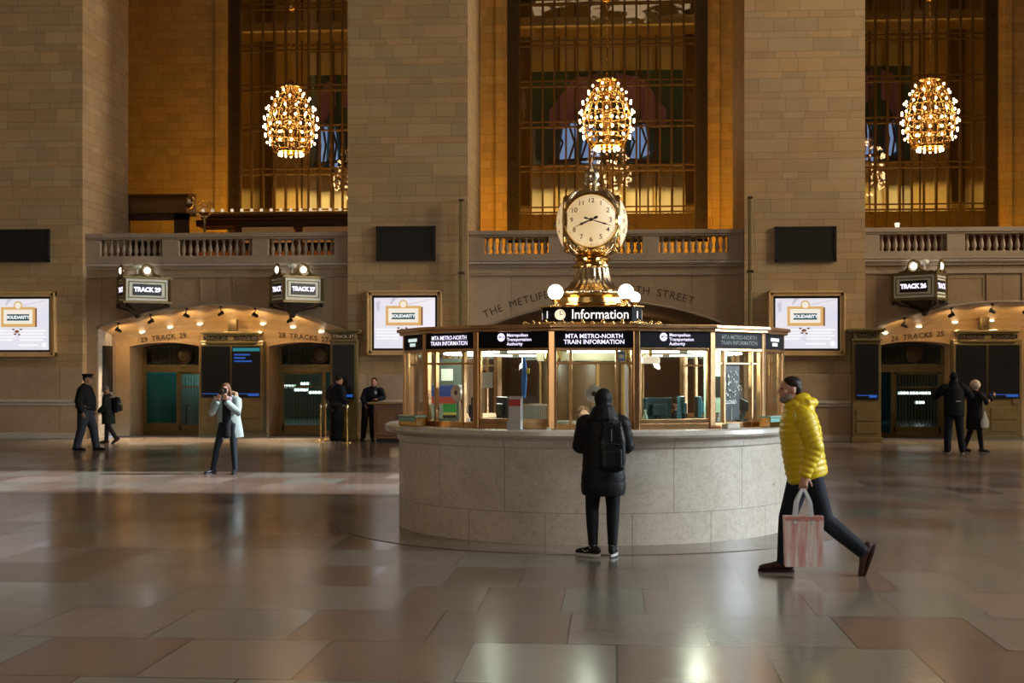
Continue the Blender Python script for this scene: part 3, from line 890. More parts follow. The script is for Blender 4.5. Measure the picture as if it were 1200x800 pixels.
# ---- niche fixtures
def niche_fixtures(c, side, n0=0):
    cn = c+.06
    for i, dx in enumerate((-2.55, -1.75, -.9, .0, .9, 1.75, 2.55) if side == 'L' else (-2.9, -2.0, -1.05, -.1, .9, 1.9)):
        d = .40
        z = cz(dx, d)
        where = 'left arch' if side == 'L' else 'right arch'
        r = thing('recessed_downlight', 'small glowing recessed downlight in the curved ceiling of the %s, %s' % (where, ['first','second','third','fourth','fifth','sixth','seventh'][i]+' from the left'), 'light', (cn+dx, YB+1.17, z-.01), 0, 'downlights of the %s' % where)
        r.rotation_euler = (math.radians(42), 0, 0)
        m = MB(); m.lathe([(.085, .02), (.10, .0), (.10, -.015), (.075, -.02)], 18, cap=False)
        obj('trim_ring', m, MAT['white_enamel'], r, 180)
        m = MB(); m.lathe([(.078, .0), (.074, -.03), (.04, -.045)], 18)
        obj('lens', m, DOWN, r, 180)
        if abs(dx) < 2.8: spot_lamp('niche_downlight', (cn+dx, YB+1.0, z-.10), (cn+dx, YB-.9, 0), 950 if side == 'L' else 520, (1.0, .74, .46), 1.3, 1.0, .08)
    for i, dx in enumerate((-2.85, -1.95, -.95, .0, .95, 1.9) if side == 'L' else (-2.6, -1.4, -.35, .5, 1.6)):
        z = za(dx, 'n')
        where = 'left arch' if side == 'L' else 'right arch'
        r = thing('hanging_spotlight', 'small dark spotlight under the rim of the %s, %s' % (where, ['first','second','third','fourth','fifth','sixth'][i]+' from the left'), 'spotlight', (cn+dx, YB+.12, z-.27), 0, 'spotlights under the %s' % where)
        m = MB(); m.tube([(0, 0, .27), (0, 0, .12)], .012, 6); m.lathe([(.04, .22), (.045, .27)], 10)
        obj('stem', m, MAT['iron'], r)
        m = MB(); m.x = Matrix.Translation((0, 0, .06)) @ Matrix.Rotation(math.radians(60 if i % 2 else -60), 4, 'Y')
        m.lathe([(.03, -.09), (.045, -.05), (.05, .03), (.07, .07), (.062, .075)], 12)
        obj('lamp_head', m, MAT['iron'], r, 40)
        spot_lamp('arch_spotlight', (cn+dx+(.09 if i % 2 else -.09), YB+.24, z-.30), (cn+dx, YB+1.25, z-.42), 32 if side == 'L' else 19, (1.0, .66, .30), 2.4, .9, .04)
niche_fixtures(BC[0], 'L'); niche_fixtures(BC[2], 'R')

TEAL_ = emissive('platform_tube_light', (.35, .95, .85), 2.6)
TEALW = emissive('platform_tube_white', (.8, 1.0, .95), 3.5)
def gate(c, gx, label, mode):
    """mode: 'open_left' pane left + grille right; 'grille_left'"""
    x = c+.06+gx; y = YB+2.6
    r = thing('iron_gate', label, 'gate', (x, y, 0))
    G = 1.0
    m = MB()
    m.box(-G, -G+.09, -.06, .06, 0, 2.5); m.box(G-.09, G, -.06, .06, 0, 2.5); m.box(-G, G, -.07, .07, 0, .10)
    sp = .02 if mode == 'open' else (.34 if mode == 'grille_left' else -.42)
    m.box(sp-.04, sp+.04, -.06, .06, 0, 1.80)
    m.box(-G, G, -.10, .08, 1.80, 2.0); m.box(-G, G, -.13, .05, 1.95, 2.02)
    obj('gate_frame', m, MAT['gate'], r, bevel=.008)
    m = MB()                                       # fanlight grille with a round medallion
    xs = [-G+2*G*i/20 for i in range(21)]
    m.tube([(q, 0, gate_top(q*GH/G)-.03) for q in xs], .03, 5)
    for q in [-G+.1+.14*i for i in range(14)]:
        if abs(q-.2) > .2: m.tube([(q, .02, 2.0), (q, .02, gate_top(q)-.02)], .011, 4)
    for q in [-G+.15+.25*i for i in range(8)]:
        for z in (2.15, 2.36):
            if abs(q-.2) > .28: m.tube([(q+.085*math.cos(a), .0, z+.085*math.sin(a)) for a in [2*PI*k/10 for k in range(10)]], .011, 4, True)
    obj('fanlight_grille', m, MAT['darkbronze'], r)
    m = MB(); m.x = Matrix.Translation((.2, -.02, 2.29)) @ Matrix.Rotation(PI/2, 4, 'X')
    m.lathe([(.24, 0), (.25, .05), (.2, .07), (.17, .04), (.03, .05)], 28)
    obj('medallion', m, MAT['darkbronze'], r, 40)
    m = MB(); m.x = Matrix.Translation((.2, -.08, 1.98)); m.sph((0, 0, 0), .06, .05, .08, 8, 6)
    obj('boss', m, MAT['gate'], r, 180)
    def leaf(x0, x1, name='gate_leaf'):
        m = MB(); m.box(x0, x0+.05, -.03, .03, .1, 1.8); m.box(x1-.05, x1, -.03, .03, .1, 1.8)
        m.box(x0, x1, -.03, .03, .10, .28); m.box(x0, x1, -.03, .03, 1.74, 1.8); m.box(x0, x1, -.02, .02, 1.36, 1.40)
        n = int((x1-x0)/.085)
        l = obj(name, m, MAT['gate'], r)
        b = MB()
        for i in range(1, n): q = x0+(x1-x0)*i/n; b.tube([(q, 0, .28), (q, 0, 1.74)], .012, 5)
        for i in range(n//2):
            q = x0+(x1-x0)*(i+.5)/(n//2); b.tube([(q+.06*math.cos(a), 0, 1.56+.09*math.sin(a)) for a in [2*PI*k/8 for k in range(8)]], .01, 4, True)
        obj('gate_bars', b, MAT['gate'], l)
    if mode == 'open':
        leaf(sp+.04, G-.09)
        m = MB(); m.box(-G+.09, sp-.04, -.01, .01, .30, 1.78)
        obj('tinted_pane', m, glass('teal_pane', (.6, .9, .9), .04, .05, 0, (.45, .72, .70)), r)
        m = MB(); m.box(-G+.09, sp-.04, -.04, .04, .1, .32)
        obj('kick_plate', m, MAT['gate'], r)
    elif mode == 'grille_left':
        leaf(-G+.09, sp-.04)
    else:
        leaf(sp+.04, G-.09)
    return r
def plat_lights(x, pts, em, z=1.1, y=52):
    for i, (dx, dz, w) in enumerate(pts):
        r = thing('platform_light', 'teal platform tube light glimpsed beyond the gate', 'light', (x+dx, y, z+dz), 0, 'platform tube lights beyond the gates')
        obj('tube', MB().tube([(-w/2, 0, 0), (w/2, 0, 0)], .035, 8), em, r)
        obj('housing', MB().box(-w/2-.04, w/2+.04, .03, .12, -.05, .07), MAT['white_enamel'], r)
gate(BC[0], -2.0, 'bronze gate with a teal glazed left half, under the words track 29', 'open')
gate(BC[0], 2.0, 'bronze barred gate with bright teal lights behind, under tracks 28', 'grille_left')
gate(BC[2], -2.0, 'bronze barred gate with teal lights behind, left of the couple', 'grille_right')
def passage(x, e, rail):
    point_lamp('platform_lamp', (x, 50.0, 1.7), e, (.25, 1.0, .85), .3)
for k, (gx, spec) in enumerate(((BC[0]-2.0, 0), (BC[0]+2.0, 1), (BC[2]-2.0, 2))):
    passage(gx+.06, 55 if k == 0 else 30, 0)
x2 = at(348, 460, 52)[0]
plat_lights(x2, [(-.35, .22, .5), (.15, .08, .5), (.72, -.02, .5), (.3, .32, .3)], TEALW, 1.05)
x3 = at(1075, 460, 52)[0]
plat_lights(x3, [(-.5, 0, .34), (-.1, 0, .34), (.3, .0, .34), (.1, -.35, .3)], TEALW, 1.03)
# staircase rail seen through the left pane
r = thing('stair_rail', 'thin metal handrail seen through the teal pane of the track 29 gate', 'handrail', (at(190, 470, 44)[0], 44, 0))
m = MB(); m.tube([(-1.2, 0, .95), (.9, 0, .70)], .025, 6); obj('rail', m, MAT['silverbrass'], r)
m = MB()
for q in (-1.0, -.1, .8): m.tube([(q, 0, 0), (q, 0, .83-.12*q)], .03, 6)
obj('rail_posts', m, MAT['iron'], r)

# ---- departure board cabinets
BLUE = emissive('board_blue', (.02, .12, .55), .7); CYAN = emissive('board_cyan', (.01, .22, .25), .9); PALE = emissive('board_text', (.55, .7, 1), .8)
def board(x, y, ncol, label, header, lit=False, w=None, wide=.9, ztop=2.52, zb=1.09, sw=.40, txt=.13, x_off=0, off=False, ped=None):
    r = thing('departure_board', label, 'board', (x, y, 0))
    m = MB()
    m.box(-wide, wide, -.14, .20, 0, 2.66); m.box(-wide-.03, wide+.03, -.17, .2, 0, .12)
    obj('cabinet', m, MAT['kiosk'], r, bevel=.01)
    m = MB()
    for s in (-1, 1):
        m.box(s*(wide-.13)-.12, s*(wide-.13)+.12, -.17, -.14, .95, 2.58) if ncol == 2 else None
    for z in ((.22, .50), (.54, .86)):
        if ncol == 2:
            for s in (-1, 1): m.box(s*wide*.46-wide*.36, s*wide*.46+wide*.36, -.16, -.14, z[0], z[1])
        else: m.box(-wide*.75, wide*.75, -.16, -.14, z[0], z[1])
    obj('raised_panels', m, MAT['kiosk'], r, bevel=.012)
    m = MB()
    hw = wide*.82 if ncol == 2 else wide*1.06
    m.box(-hw, hw, -.20, .20, 2.60, 2.66); m.box(-hw+.05, hw-.05, -.18, .18, 2.66, 2.82)
    m.box(-hw-.04, hw+.04, -.26, .2, 2.82, 2.86); m.box(-hw-.08, hw+.08, -.30, .2, 2.86, 2.92)
    obj('cornice', m, MAT['kiosk'], r, bevel=.012)
    cols = [-.43, .43] if ncol == 2 else [0]
    for i, cx in enumerate(cols):
        d = obj('display', MB().box(cx-sw, cx+sw, -.175, -.13, zb, ztop), MAT['screen_off'], r)
        g = MB(); g.box(cx-sw+.03, cx+sw-.03, -.18, -.176, zb+.10, zb+.12)
        g.box(cx+.05, cx+sw-.04, -.18, -.176, zb+.05, zb+.10)
        obj('status_bar', g, BLUE, d)
        if lit and i == 1:
            g = MB(); g.box(cx-sw+.03, cx+sw-.02, -.18, -.176, ztop-.14, ztop-.05)
            obj('heading_strip', g, CYAN, d)
            g = MB()
            for k, wd in enumerate((.45, .32, .5)): g.box(cx-sw+.06, cx-sw+.06+wd, -.18, -.176, ztop-.26-.09*k, ztop-.215-.09*k)
            obj('stop_list', g, BLUE, d)
        hp = obj('header_plate', MB().box(cx-sw*.85, cx+sw*.85, -.19, -.175, 2.685, 2.80), MAT['black'], r)
        g = MB(); put_text(g, header[i], face_mat(cx, -.193, 2.742), txt, .003)
        obj('header_lettering', g, MAT['silverbrass'], hp)
    return r
board(at(272, 450, YB+1.0)[0], YB+1.05, 2, 'double departure board with cyan heading lit, behind the photographer', ['TRACK 29', 'TRACK 28'], True)
board(at(1156, 450, YB+1.0)[0], YB+1.05, 2, 'double departure board with dark screens, behind the couple', ['TRACK 26', 'TRACK 25'])
board(at(404, 450, YP-.2)[0], YP-.22, 1, 'narrow single departure board on the pier beside the police officers', ['TRACK 27'], wide=.36, sw=.29, txt=.12)
board(at(1014.5, 450, YP-.2)[0], YP-.22, 1, 'narrow single departure board on the pier right of the man in yellow', ['TRACK 26'], wide=.36, sw=.29, txt=.12)
# dark vertical screen on the left marble reveal
r = thing('wall_screen', 'tall narrow dark screen on the marble reveal behind the two walkers', 'display', (BC[0]+.06-3.37, YB+.62, 1.25))
obj('housing', MB().box(0, .06, -.32, .32, 0, 1.28), MAT['black'], r, bevel=.01)
obj('display', MB().box(.06, .066, -.28, .28, .04, 1.24), MAT['screen_off'], r)
# small square boxes over the double boards
for bx, by_, lb in ((272, 372, 'small gilt square box above the double board in the left arch'), (1150, 378, 'small gilt square box above the double board in the right arch')):
    p = at(bx+2, by_+14, YB+.95)
    r = thing('junction_box', lb, 'box', (p[0], YB+.86, 2.935))
    obj('body', MB().box(-.13, .13, -.1, .1, 0, .33), MAT['gate'], r, bevel=.02)
    obj('cover', MB().box(-.09, .09, -.12, -.1, .05, .31), MAT['darkbronze'], r)

# ---- hanging track lanterns (triangular in plan)
def lantern(xa, xc, xb, label, t1, t2):
    """left end, front corner, right end in x"""
    y0 = YB-.05; yc = YB-.75
    r = thing('track_sign_lantern', label, 'sign', (xc, yc+.35, 3.70))
    P = [Vector((xa-xc, .38, 0)), Vector((0, -.35, 0)), Vector((xb-xc, .38, 0))]
    H = .62
    def extr(m, pts, z0, z1):
        n = len(pts); vs = [(p[0], p[1], z0) for p in pts]+[(p[0], p[1], z1) for p in pts]
        m.add(vs, [tuple(range(n))[::-1], tuple(range(n, 2*n))]+[(i, (i+1) % n, n+(i+1) % n, n+i) for i in range(n)])
    m = MB(); extr(m, P, 0, H); obj('body', m, MAT['white_enamel'], r)
    m = MB()
    cen = (P[0]+P[1]+P[2])/3
    big = [cen+(p-cen)*1.10 for p in P]
    extr(m, big, -.05, .02); extr(m, big, H-.02, H+.05)
    extr(m, [cen+(p-cen)*.8 for p in P], H+.05, H+.09)
    for p in P: m.box(p.x-.035, p.x+.035, p.y-.035, p.y+.035, 0, H)
    obj('gilt_frame', m, MAT['gate'], r)
    m = MB(); lowp = [cen+(p-cen)*.75 for p in P]
    v0 = [(p.x, p.y, -.05) for p in lowp]; tip = [(cen.x-.08, cen.y-.06, -.36), (cen.x+.08, cen.y-.06, -.36), (cen.x, cen.y+.12, -.36)]
    m.add(v0+[tip[0], tip[1], tip[2]], [(0, 1, 4, 3), (1, 2, 5, 4), (2, 0, 3, 5), (3, 4, 5)])
    for p in big: m.tube([(p.x*.9, p.y*.9, -.05), (p.x*.75, p.y*.75, -.16), (cen.x, cen.y, -.30)], .028, 6); m.sph((p.x*.9, p.y*.9, -.11), .05, n=8, m=6)
    m.sph((cen.x, cen.y, -.37), .09, n=10, m=6)
    obj('scroll_bracket', m, MAT['iron'], r)
    for a, b, s in ((P[0], P[1], t1), (P[1], P[2], t2)):
        d = (b-a); L = d.length; d.normalize(); rz = math.atan2(d.y, d.x); n = Vector((d.y, -d.x, 0)); mid = (a+b)/2+n*.006
        M = Matrix.Translation((mid.x, mid.y, H/2)) @ Matrix.Rotation(rz, 4, 'Z')
        m = MB(); m.x = M; m.box(-L*.32, L*.32, -.012, 0, -.15, .15)
        dp = obj('display', m, MAT['screen_off'], r)
        m = MB(); m.x = M
        for q in ((-L*.42, L*.42, .2, .225), (-L*.42, L*.42, -.225, -.2)): m.box(q[0], q[1], -.012, 0, q[2], q[3])
        m.box(-L*.42, -L*.42+.025, -.012, 0, -.2, .2); m.box(L*.42-.025, L*.42, -.012, 0, -.2, .2)
        obj('inner_moulding', m, MAT['gate'], r)
        m = MB(); put_text(m, s, M @ Matrix.Translation((0, -.016, 0)) @ Matrix.Rotation(PI/2, 4, 'X'), min(.18, L*.60/len(s)*1.75), .010)
        obj('lettering', m, LED, dp)
        m = MB(); m.x = M                                # pediment scrolls and a lamp on each face
        m.tube([(-.36, 0, .37), (-.22, 0, .40), (-.14, 0, .50)], .035, 6); m.tube([(.36, 0, .37), (.22, 0, .40), (.14, 0, .50)], .035, 6)
        m.tube([(.15*math.cos(t), 0, .52+.15*math.sin(t)) for t in [2*PI*k/14 for k in range(14)]], .032, 6, True)
        obj('pediment', m, MAT['gate'], r)
        m = MB(); m.x = M; m.sph((0, 0, .52), .09, .06, .09, 14, 10)
        obj('lamp_globe', m, GLOBE, r, 180)
    m = MB(); m.tube([(cen.x, cen.y, H+.09), (cen.x, cen.y, H+.40)], .02, 6); m.sph((cen.x, cen.y, H+.33), .12, .12, .07, 12, 8)
    m.tube([(cen.x, cen.y, H+.36), (cen.x, .70, H+.36)], .02, 6)
    obj('camera_dome', m, MAT['white_enamel'], r)
    pw = r.matrix_world
    return r
lantern(-13.42, -12.98, -12.0, 'triangular hanging sign lantern at the far left, over the words track 29', 'TRACK', 'TRACK 29')
lantern(-9.20, -8.66, -7.80, 'triangular hanging sign lantern over tracks 28, left of the pier', 'TRACK', 'TRACK 27')
lantern(7.28, 8.22, 8.66, 'triangular hanging sign lantern over tracks 26 on the right', 'TRACK 26', 'TRACK')

# ---- things on the left balcony
bp = at(186, 272, 40.0)
r = thing('bar_kiosk', 'dark bronze kiosk with a curved roof on the left balcony, beside the pier', 'kiosk', (bp[0], 40.15, 4.5))
m = MB()
prof = [(-.5, 2.02), (-.55, 2.2), (-.48, 2.42), (-.30, 2.58), (0, 2.66), (.5, 2.7), (.5, 2.02)]
n = len(prof)
vs = [(-1.5, y, z) for y, z in prof]+[(.95, y, z) for y, z in prof]
m.add(vs, [tuple(range(n)), tuple(range(2*n-1, n-1, -1))]+[(i, n+i, n+(i+1) % n, (i+1) % n) for i in range(n)])
obj('curved_roof', m, mottled('kiosk_roof_bronze', (.22, .13, .05), .35, .8, .3, 6), r, 50)
m = MB()
for x in (-.9, .72): m.box(x-.05-(.0 if x < 0 else .12), x+.05+(0 if x < 0 else .18), -.4, -.2, 0, 2.05)
m.box(-.95, .95, -.4, -.15, 1.84, 2.03)
obj('post_frame', m, MAT['darkwood'], r)
m = MB(); m.box(-.9, .72, -.38, .4, 0, 1.0); obj('counter', m, MAT['darkwood'], r)
m = MB(); m.box(-.6, -.2, -.3, -.1, 1.0, 1.28); m.box(-.75, -.7, -.3, -.25, 1.0, 1.42); obj('till', m, MAT['black'], r, bevel=.02)
m = MB(); m.x = Matrix.Translation((1.0, -.3, 2.35)); m.sph((0, 0, 0), .17, .2, .2, 16, 10)
obj('end_shade', m, MAT['silverbrass'], r, 180)
gp_ = at(241, 240, 39.9)
r = thing('glass_globe_lamp', 'clear glass globe lamp between the kiosk and the dark canopy', 'lamp', (gp_[0], 39.8, 6.25))
m = MB(); m.sph((0, 0, .42), .27, n=20, m=14); obj('glass_globe', m, glass('clear_globe', (1, 1, 1), .12, .03), r, 180)
m = MB(); m.lathe([(.05, 0), (.05, .14), (.09, .16), (.02, .2)], 12); m.tube([(0, 0, 0), (0, 0, -1.75)], .03, 8); obj('stand', m, MAT['silverbrass'], r)
cb = at(318, 246, 40.0)
r = thing('bar_canopy', 'long dark wooden canopy with a row of small bulbs on the left balcony', 'canopy', (cb[0], 41.7, 4.5))
m = MB(); L0 = at(226, 246, 41.0)[0]-cb[0]; L1 = BC[0]+BH+.4-cb[0]
m.box(L0, L1, -.4, .6, 1.80, 2.0); m.box(L0+.2, L1, -.55, .6, 2.0, 2.1); m.box(L0+.25, L1, -.7, .6, 2.1, 2.16)
obj('fascia', m, MAT['darkwood'], r, bevel=.02)
m = MB(); m.box(L0+.2, L1, -.72, -.60, 2.14, 2.2); obj('gilt_rail', m, MAT['brass'], r)
for i, q in enumerate((L0+1.3, L0+3.2, L1-.6)):
    m = MB(); m.box(q-.12, q+.12, -.3, 0, 0, 1.75); obj('canopy_post', m, MAT['darkwood'], r, bevel=.02)
m = MB(); m.box(L0, L1, -.1, .2, 0, 1.05); obj('bar_front', m, MAT['wood'], r)
for a, b in ((L0+1.45, L0+3.05), (L0+3.35, L1-.75)):
    m = MB(); m.box(a, b, -.42, -.3, 1.3, 1.76); obj('frosted_panel', m, mottled('frosted_panel', (.75, .58, .42), .4), r)
bmsh = mesh_of(MB().sph((0, 0, .05), .055, n=10, m=8), 'bulb', emissive('canopy_bulb', (1.0, .75, .5), .8), 180)
nb = 20
for i in range(nb):
    o = obj('bulb', bmsh, None, r); o.location = (L0+.3+(L1-L0-.4)*i/(nb-1), -.66, 2.2)
# bust-size lamp on the right balcony
p = at(1051, 264, YB+.1)
r = thing('balcony_lamp', 'tiny white lamp on the handrail of the right balcony', 'lamp', (p[0], YB+.06, 5.562))
obj('shade', MB().lathe([(.05, .02), (.07, .12), (.05, .14)], 12), emissive('small_lamp_glow', (1, .85, .65), 1.2), r, 180)
obj('base', MB().lathe([(.05, 0), (.03, .03)], 12), MAT['iron'], r)

# ---- podium desk, stanchions
pd = at(440, 517, 34.9)
r = thing('podium_desk', 'brown wooden desk in front of the police officer leaning on it', 'desk', (pd[0], 34.72, 0))
m = MB(); m.box(.04, 1.6, -.28, .34, .10, .98); obj('body', m, MAT['wood'], r, bevel=.01)
m = MB(); m.box(.12, .55, -.30, -.28, .18, .78); m.box(.65, 1.1, -.30, -.28, .18, .78); obj('front_panels', m, MAT['wood'], r, bevel=.01)
m = MB(); m.box(.1, 1.55, -.24, .30, 0, .10); obj('plinth', m, MAT['black'], r)
m = MB(); m.box(-.12, 1.65, -.34, .40, .98, 1.03); obj('desk_top', m, MAT['goldwood'], r, bevel=.01)
m = MB(); m.x = Matrix.Translation((.62, -.31, .42)) @ Matrix.Rotation(PI/2, 4, 'X'); m.lathe([(.14, 0), (.14, .012)], 24, sx=1.3); obj('emblem', m, MAT['silverbrass'], r, 40)
r2 = thing('desk_items', 'small pale papers and a cup on the wooden desk top', 'papers', (pd[0]+.62, 34.72, 1.03))
obj('paper_stack', MB().box(-.12, .10, -.12, .1, 0, .03), MAT['jamb'], r2)
obj('cup', MB().lathe([(.03, .0), (.04, .1)], 12, (.22, 0, 0)), MAT['jamb'], r2)
tops = []
for i, (sx_p, sy_p, lb) in enumerate(((376, 517, 'thin brass stanchion post, leftmost of three by the officer seen from behind'), (382, 516, 'thin brass stanchion post, middle of three by the officer seen from behind'), (407, 518.5, 'brass stanchion post right of the officer seen from behind'))):
    zc_ = 2800/(sy_p-438); Y_ = zc_*(CT+(sx_p-600)/F*ST); p = at(sx_p, sy_p, Y_)
    r = thing('stanchion', lb, 'stanchion', (p[0], p[1], 0)); tops.append((p[0], p[1]))
    obj('foot_plate', MB().lathe([(.16, 0), (.16, .02), (.05, .04), (.03, .06)], 20), MAT['brass'], r, 40)
    obj('post', MB().lathe([(.025, .04), (.025, .92)], 12), MAT['brass'], r, 60)
    obj('post_cap', MB().lathe([(.035, .86), (.038, .92), (.03, .96), (.01, .98)], 12), MAT['silverbrass'], r, 60)
def belt(a, b, lb):
    A = Vector(tops[a]); B = Vector(tops[b]); d = (B-A).normalized(); A = A+d*.04; B = B-d*.04
    m = MB(); n = 8; vs = []
    for i in range(n+1):
        q = i/n; p = A+(B-A)*q; z = .90-.05*math.sin(PI*q)
        nrm = Vector((-d.y, d.x))*.004
        vs += [(p.x-nrm.x, p.y-nrm.y, z-.025), (p.x-nrm.x, p.y-nrm.y, z+.025), (p.x+nrm.x, p.y+nrm.y, z+.025), (p.x+nrm.x, p.y+nrm.y, z-.025)]
    fs = []
    for i in range(n):
        for k in range(4): fs.append((4*i+k, 4*i+(k+1) % 4, 4*i+4+(k+1) % 4, 4*i+4+k))
    fs += [(0, 1, 2, 3), (4*n+3, 4*n+2, 4*n+1, 4*n)]
    m.add(vs, fs); tag(obj('barrier_belt', m, MAT['iron']), lb, 'belt')
belt(1, 2, 'dark barrier belt strung between the stanchions beside the officer')

# ================================================================ INFORMATION BOOTH
booth = thing('information_booth', 'round marble information booth with a glazed brass cabin in the middle of the floor', 'booth', (BX, BY, 0))
# azimuth: angle 0 = towards the camera (-Y side), positive to the right of the picture
VIEW = math.atan2(-BX, BY)      # direction from the booth to the camera measured from -Y
ROT = VIEW+math.radians(.6)
def bp_(r, phi, z=0):           # booth local
    a = phi+ROT
    return Vector((r*math.sin(a), -r*math.cos(a), z))
m = MB()
R0 = 2.27
m.lathe([(R0, 0), (R0, .98), (R0+.02, 1.0), (R0+.03, 1.06), (R0+.08, 1.10)], 128, cap=False)
obj('marble_base', m, MAT['marble'], booth, 30)
m = MB(); m.lathe([(R0+.05, 1.09), (R0+.15, 1.10), (R0+.17, 1.125), (R0+.165, 1.165), (R0+.14, 1.18), (1.9, 1.18), (1.9, 1.09)], 128, cap=False)
obj('counter_ledge', m, veined('ledge_marble', (.42, .37, .32), (.62, .56, .50), 2.2, .16), booth, 40)
m = MB(); m.lathe([(1.95, 0), (1.95, .02), (.0, .02)], 48, cap=False); obj('booth_floor', m, MAT['carpet'], booth)
N = 16; RC = 2.20
SIGNB = mottled('sign_fascia_black', (.004, .004, .007), .6, spec=.15)
ZS, ZT1, ZT2, ZF0, ZF1, ZC = 1.24, 1.86, 1.92, 2.02, 2.20, 2.26
frames = []
postm = MB(); postm.box(-.035, .035, -.03, .05, 1.18, 2.24)
postmesh = mesh_of(postm, 'corner_post', MAT['bronze'])
for i in range(N):
    phi = (i+.5)*2*PI/N; p = bp_(RC, phi)
    o = obj('corner_post', postmesh, None, booth); o.location = p; o.rotation_euler = (0, 0, phi+ROT)
    b = o.modifiers.new('bevel', 'BEVEL'); b.width = .008; b.segments = 2
L = 2*RC*math.sin(PI/N); RI = RC*math.cos(PI/N); hl = L/2-.035
LEDd = emissive('sign_letters_unlit', (.10, .11, .12), .35)
LEDc = emissive('sign_letters_mint', (.80, .95, .92), 1.0)
def word_bars(m, T):
    m.x = T; rg_ = random.Random(2)
    for n_, z_, w_ in ((10, .022, .036), (6, -.030, .038)):
        for k_ in range(n_):
            x_ = (k_-(n_-1)/2)*w_
            m.box(x_-w_*.42, x_-w_*.20, -.002, 0, z_-.018, z_+.018); m.box(x_+w_*.12, x_+w_*.34, -.002, 0, z_-.018, z_+.018)
            zz_ = z_+rg_.choice((-.015, -.002, .012)); m.box(x_-w_*.2, x_+w_*.12, -.002, 0, zz_-.004, zz_+.004)
    m.x = None
for i in range(N):
    phi = i*2*PI/N
    M = Matrix.Translation(bp_(RI, phi)) @ Matrix.Rotation(phi+ROT, 4, 'Z')
    door = (i % 2 == 0)
    j = i if i <= 8 else i-16
    m = MB(); m.x = M
    m.box(-hl, hl, -.025, .035, 1.18, ZS); m.box(-hl, hl, -.03, .035, ZF0-.03, ZF0)
    m.box(-hl, -hl+.014, -.02, .03, ZS, ZF0-.03); m.box(hl-.014, hl, -.02, .03, ZS, ZF0-.03)
    if door:
        m.box(-hl, hl, -.015, .02, ZT1-.012, ZT1+.012)
        for q in (-.24, .23): m.box(q-.014, q+.014, -.03, .02, 1.18, ZF0-.03)
    else:
        m.box(-hl, hl, -.02, .03, ZS, ZS+.045)
    obj('window_frame', m, MAT['bronze'], booth, bevel=.005)
    m = MB(); m.x = M; m.box(-hl, hl, .000, .006, ZS, ZF0-.03)
    obj('window_pane', m, MAT['glass'], booth)
    m = MB(); m.x = M; m.box(-hl, hl, -.03, .03, ZF0, ZF1-.012)
    fb = obj('sign_fascia', m, SIGNB, booth)
    m = MB(); m.x = M; w = L/2+.02
    m.box(-w, w, -.07, .30, ZF1-.012, ZF1+.022); m.box(-w-.01, w+.01, -.10, .30, ZF1+.022, ZC)
    obj('cornice', m, MAT['bronze'], booth, bevel=.008)
    if abs(j) <= 4:
        m = MB(); T = M @ Matrix.Translation((0, -.034, (ZF0+ZF1)/2-.005))
        RX = Matrix.Rotation(PI/2, 4, 'X')
        if abs(j) == 4: continue
        if door and abs(j) < 3:
            put_text(m, 'MTA METRO-NORTH\nTRAIN INFORMATION', T @ RX, .062, .0008, ls=.95, sp=1.0)
            mt = LED if j < 2 else LEDd
        elif j == -3:
            word_bars(m, T); mt = LEDc
        elif j == 3:
            word_bars(m, T); mt = LEDW
        else:
            put_text(m, 'Metropolitan\nTransportation\nAuthority', T @ Matrix.Translation((-.07, 0, 0)) @ RX, .046, .0006, 'LEFT', .98)
            m2 = MB(); m2.x = T @ Matrix.Translation((-.135, 0, .025)) @ RX
            m2.lathe([(.042, -.003), (.042, .001)], 24); obj('round_emblem', m2, LED, fb)
            m3 = MB(); m3.x = None
            put_text(m3, 'MTA', T @ Matrix.Translation((-.128, -.003, .025)) @ RX, .034, .001); obj('emblem_lettering', m3, SIGNB, fb)
            mt = LED
        obj('sign_lettering', m, mt, fb)
# roof deck
m = MB(); m.lathe([(2.12, 2.20), (2.12, 2.255), (.3, 2.285), (0.0, 2.285)], 32, cap=False); obj('roof_deck', m, MAT['darkbronze'], booth)
m = MB(); m.lathe([(2.10, 2.02), (1.2, 2.04), (1.2, 2.19), (.55, 2.19)], 32, cap=False); obj('booth_ceiling', m, mottled('booth_ceiling_paint', (.45, .43, .33), .6), booth)
TUBE = emissive('booth_tube_light', (.82, 1.0, .86), 5.0)
for i in range(16):
    phi = i*2*PI/N; M = Matrix.Translation(bp_(1.72, phi)) @ Matrix.Rotation(phi+ROT, 4, 'Z')
    m = MB(); m.x = M; m.tube([(-.28, 0, 1.985), (.28, 0, 1.985)], .014, 6); obj('tube_light', m, TUBE, booth)
# central column: slatted drum with pale capital, brass pipes
m = MB(); m.lathe([(.56, .02), (.56, 2.05)], 40, fl=lambda a, z: 1+.02*math.cos(a*20)); obj('slatted_core', m, MAT['corewood'], booth, 40)
for k in range(12):
    p = bp_(.60, k*PI/6+.1); mm_ = MB(); mm_.lathe([(.022, .02), (.022, 1.86), (.04, 1.90)], 10, (p.x, p.y, 0)); obj('core_moulding', mm_, MAT['goldwood'], booth, 60)
m = MB(); m.lathe([(.64, 1.90), (.66, 1.93), (.66, 2.0), (.60, 2.03)], 40); obj('core_band', m, mottled('cream_paint', (.6, .55, .4), .5), booth, 40)
for a, rr in ((-.62, .78), (.62, .8)):
    p = bp_(rr, a); m = MB(); m.lathe([(.075, .02), (.075, .25), (.055, .3), (.055, 1.82), (.075, 1.86), (.10, 1.93), (.10, 2.04)], 20, (p.x, p.y, 0), fl=lambda t, z: 1+.04*math.cos(t*10)); obj('fluted_column', m, MAT['brass'], booth, 60)
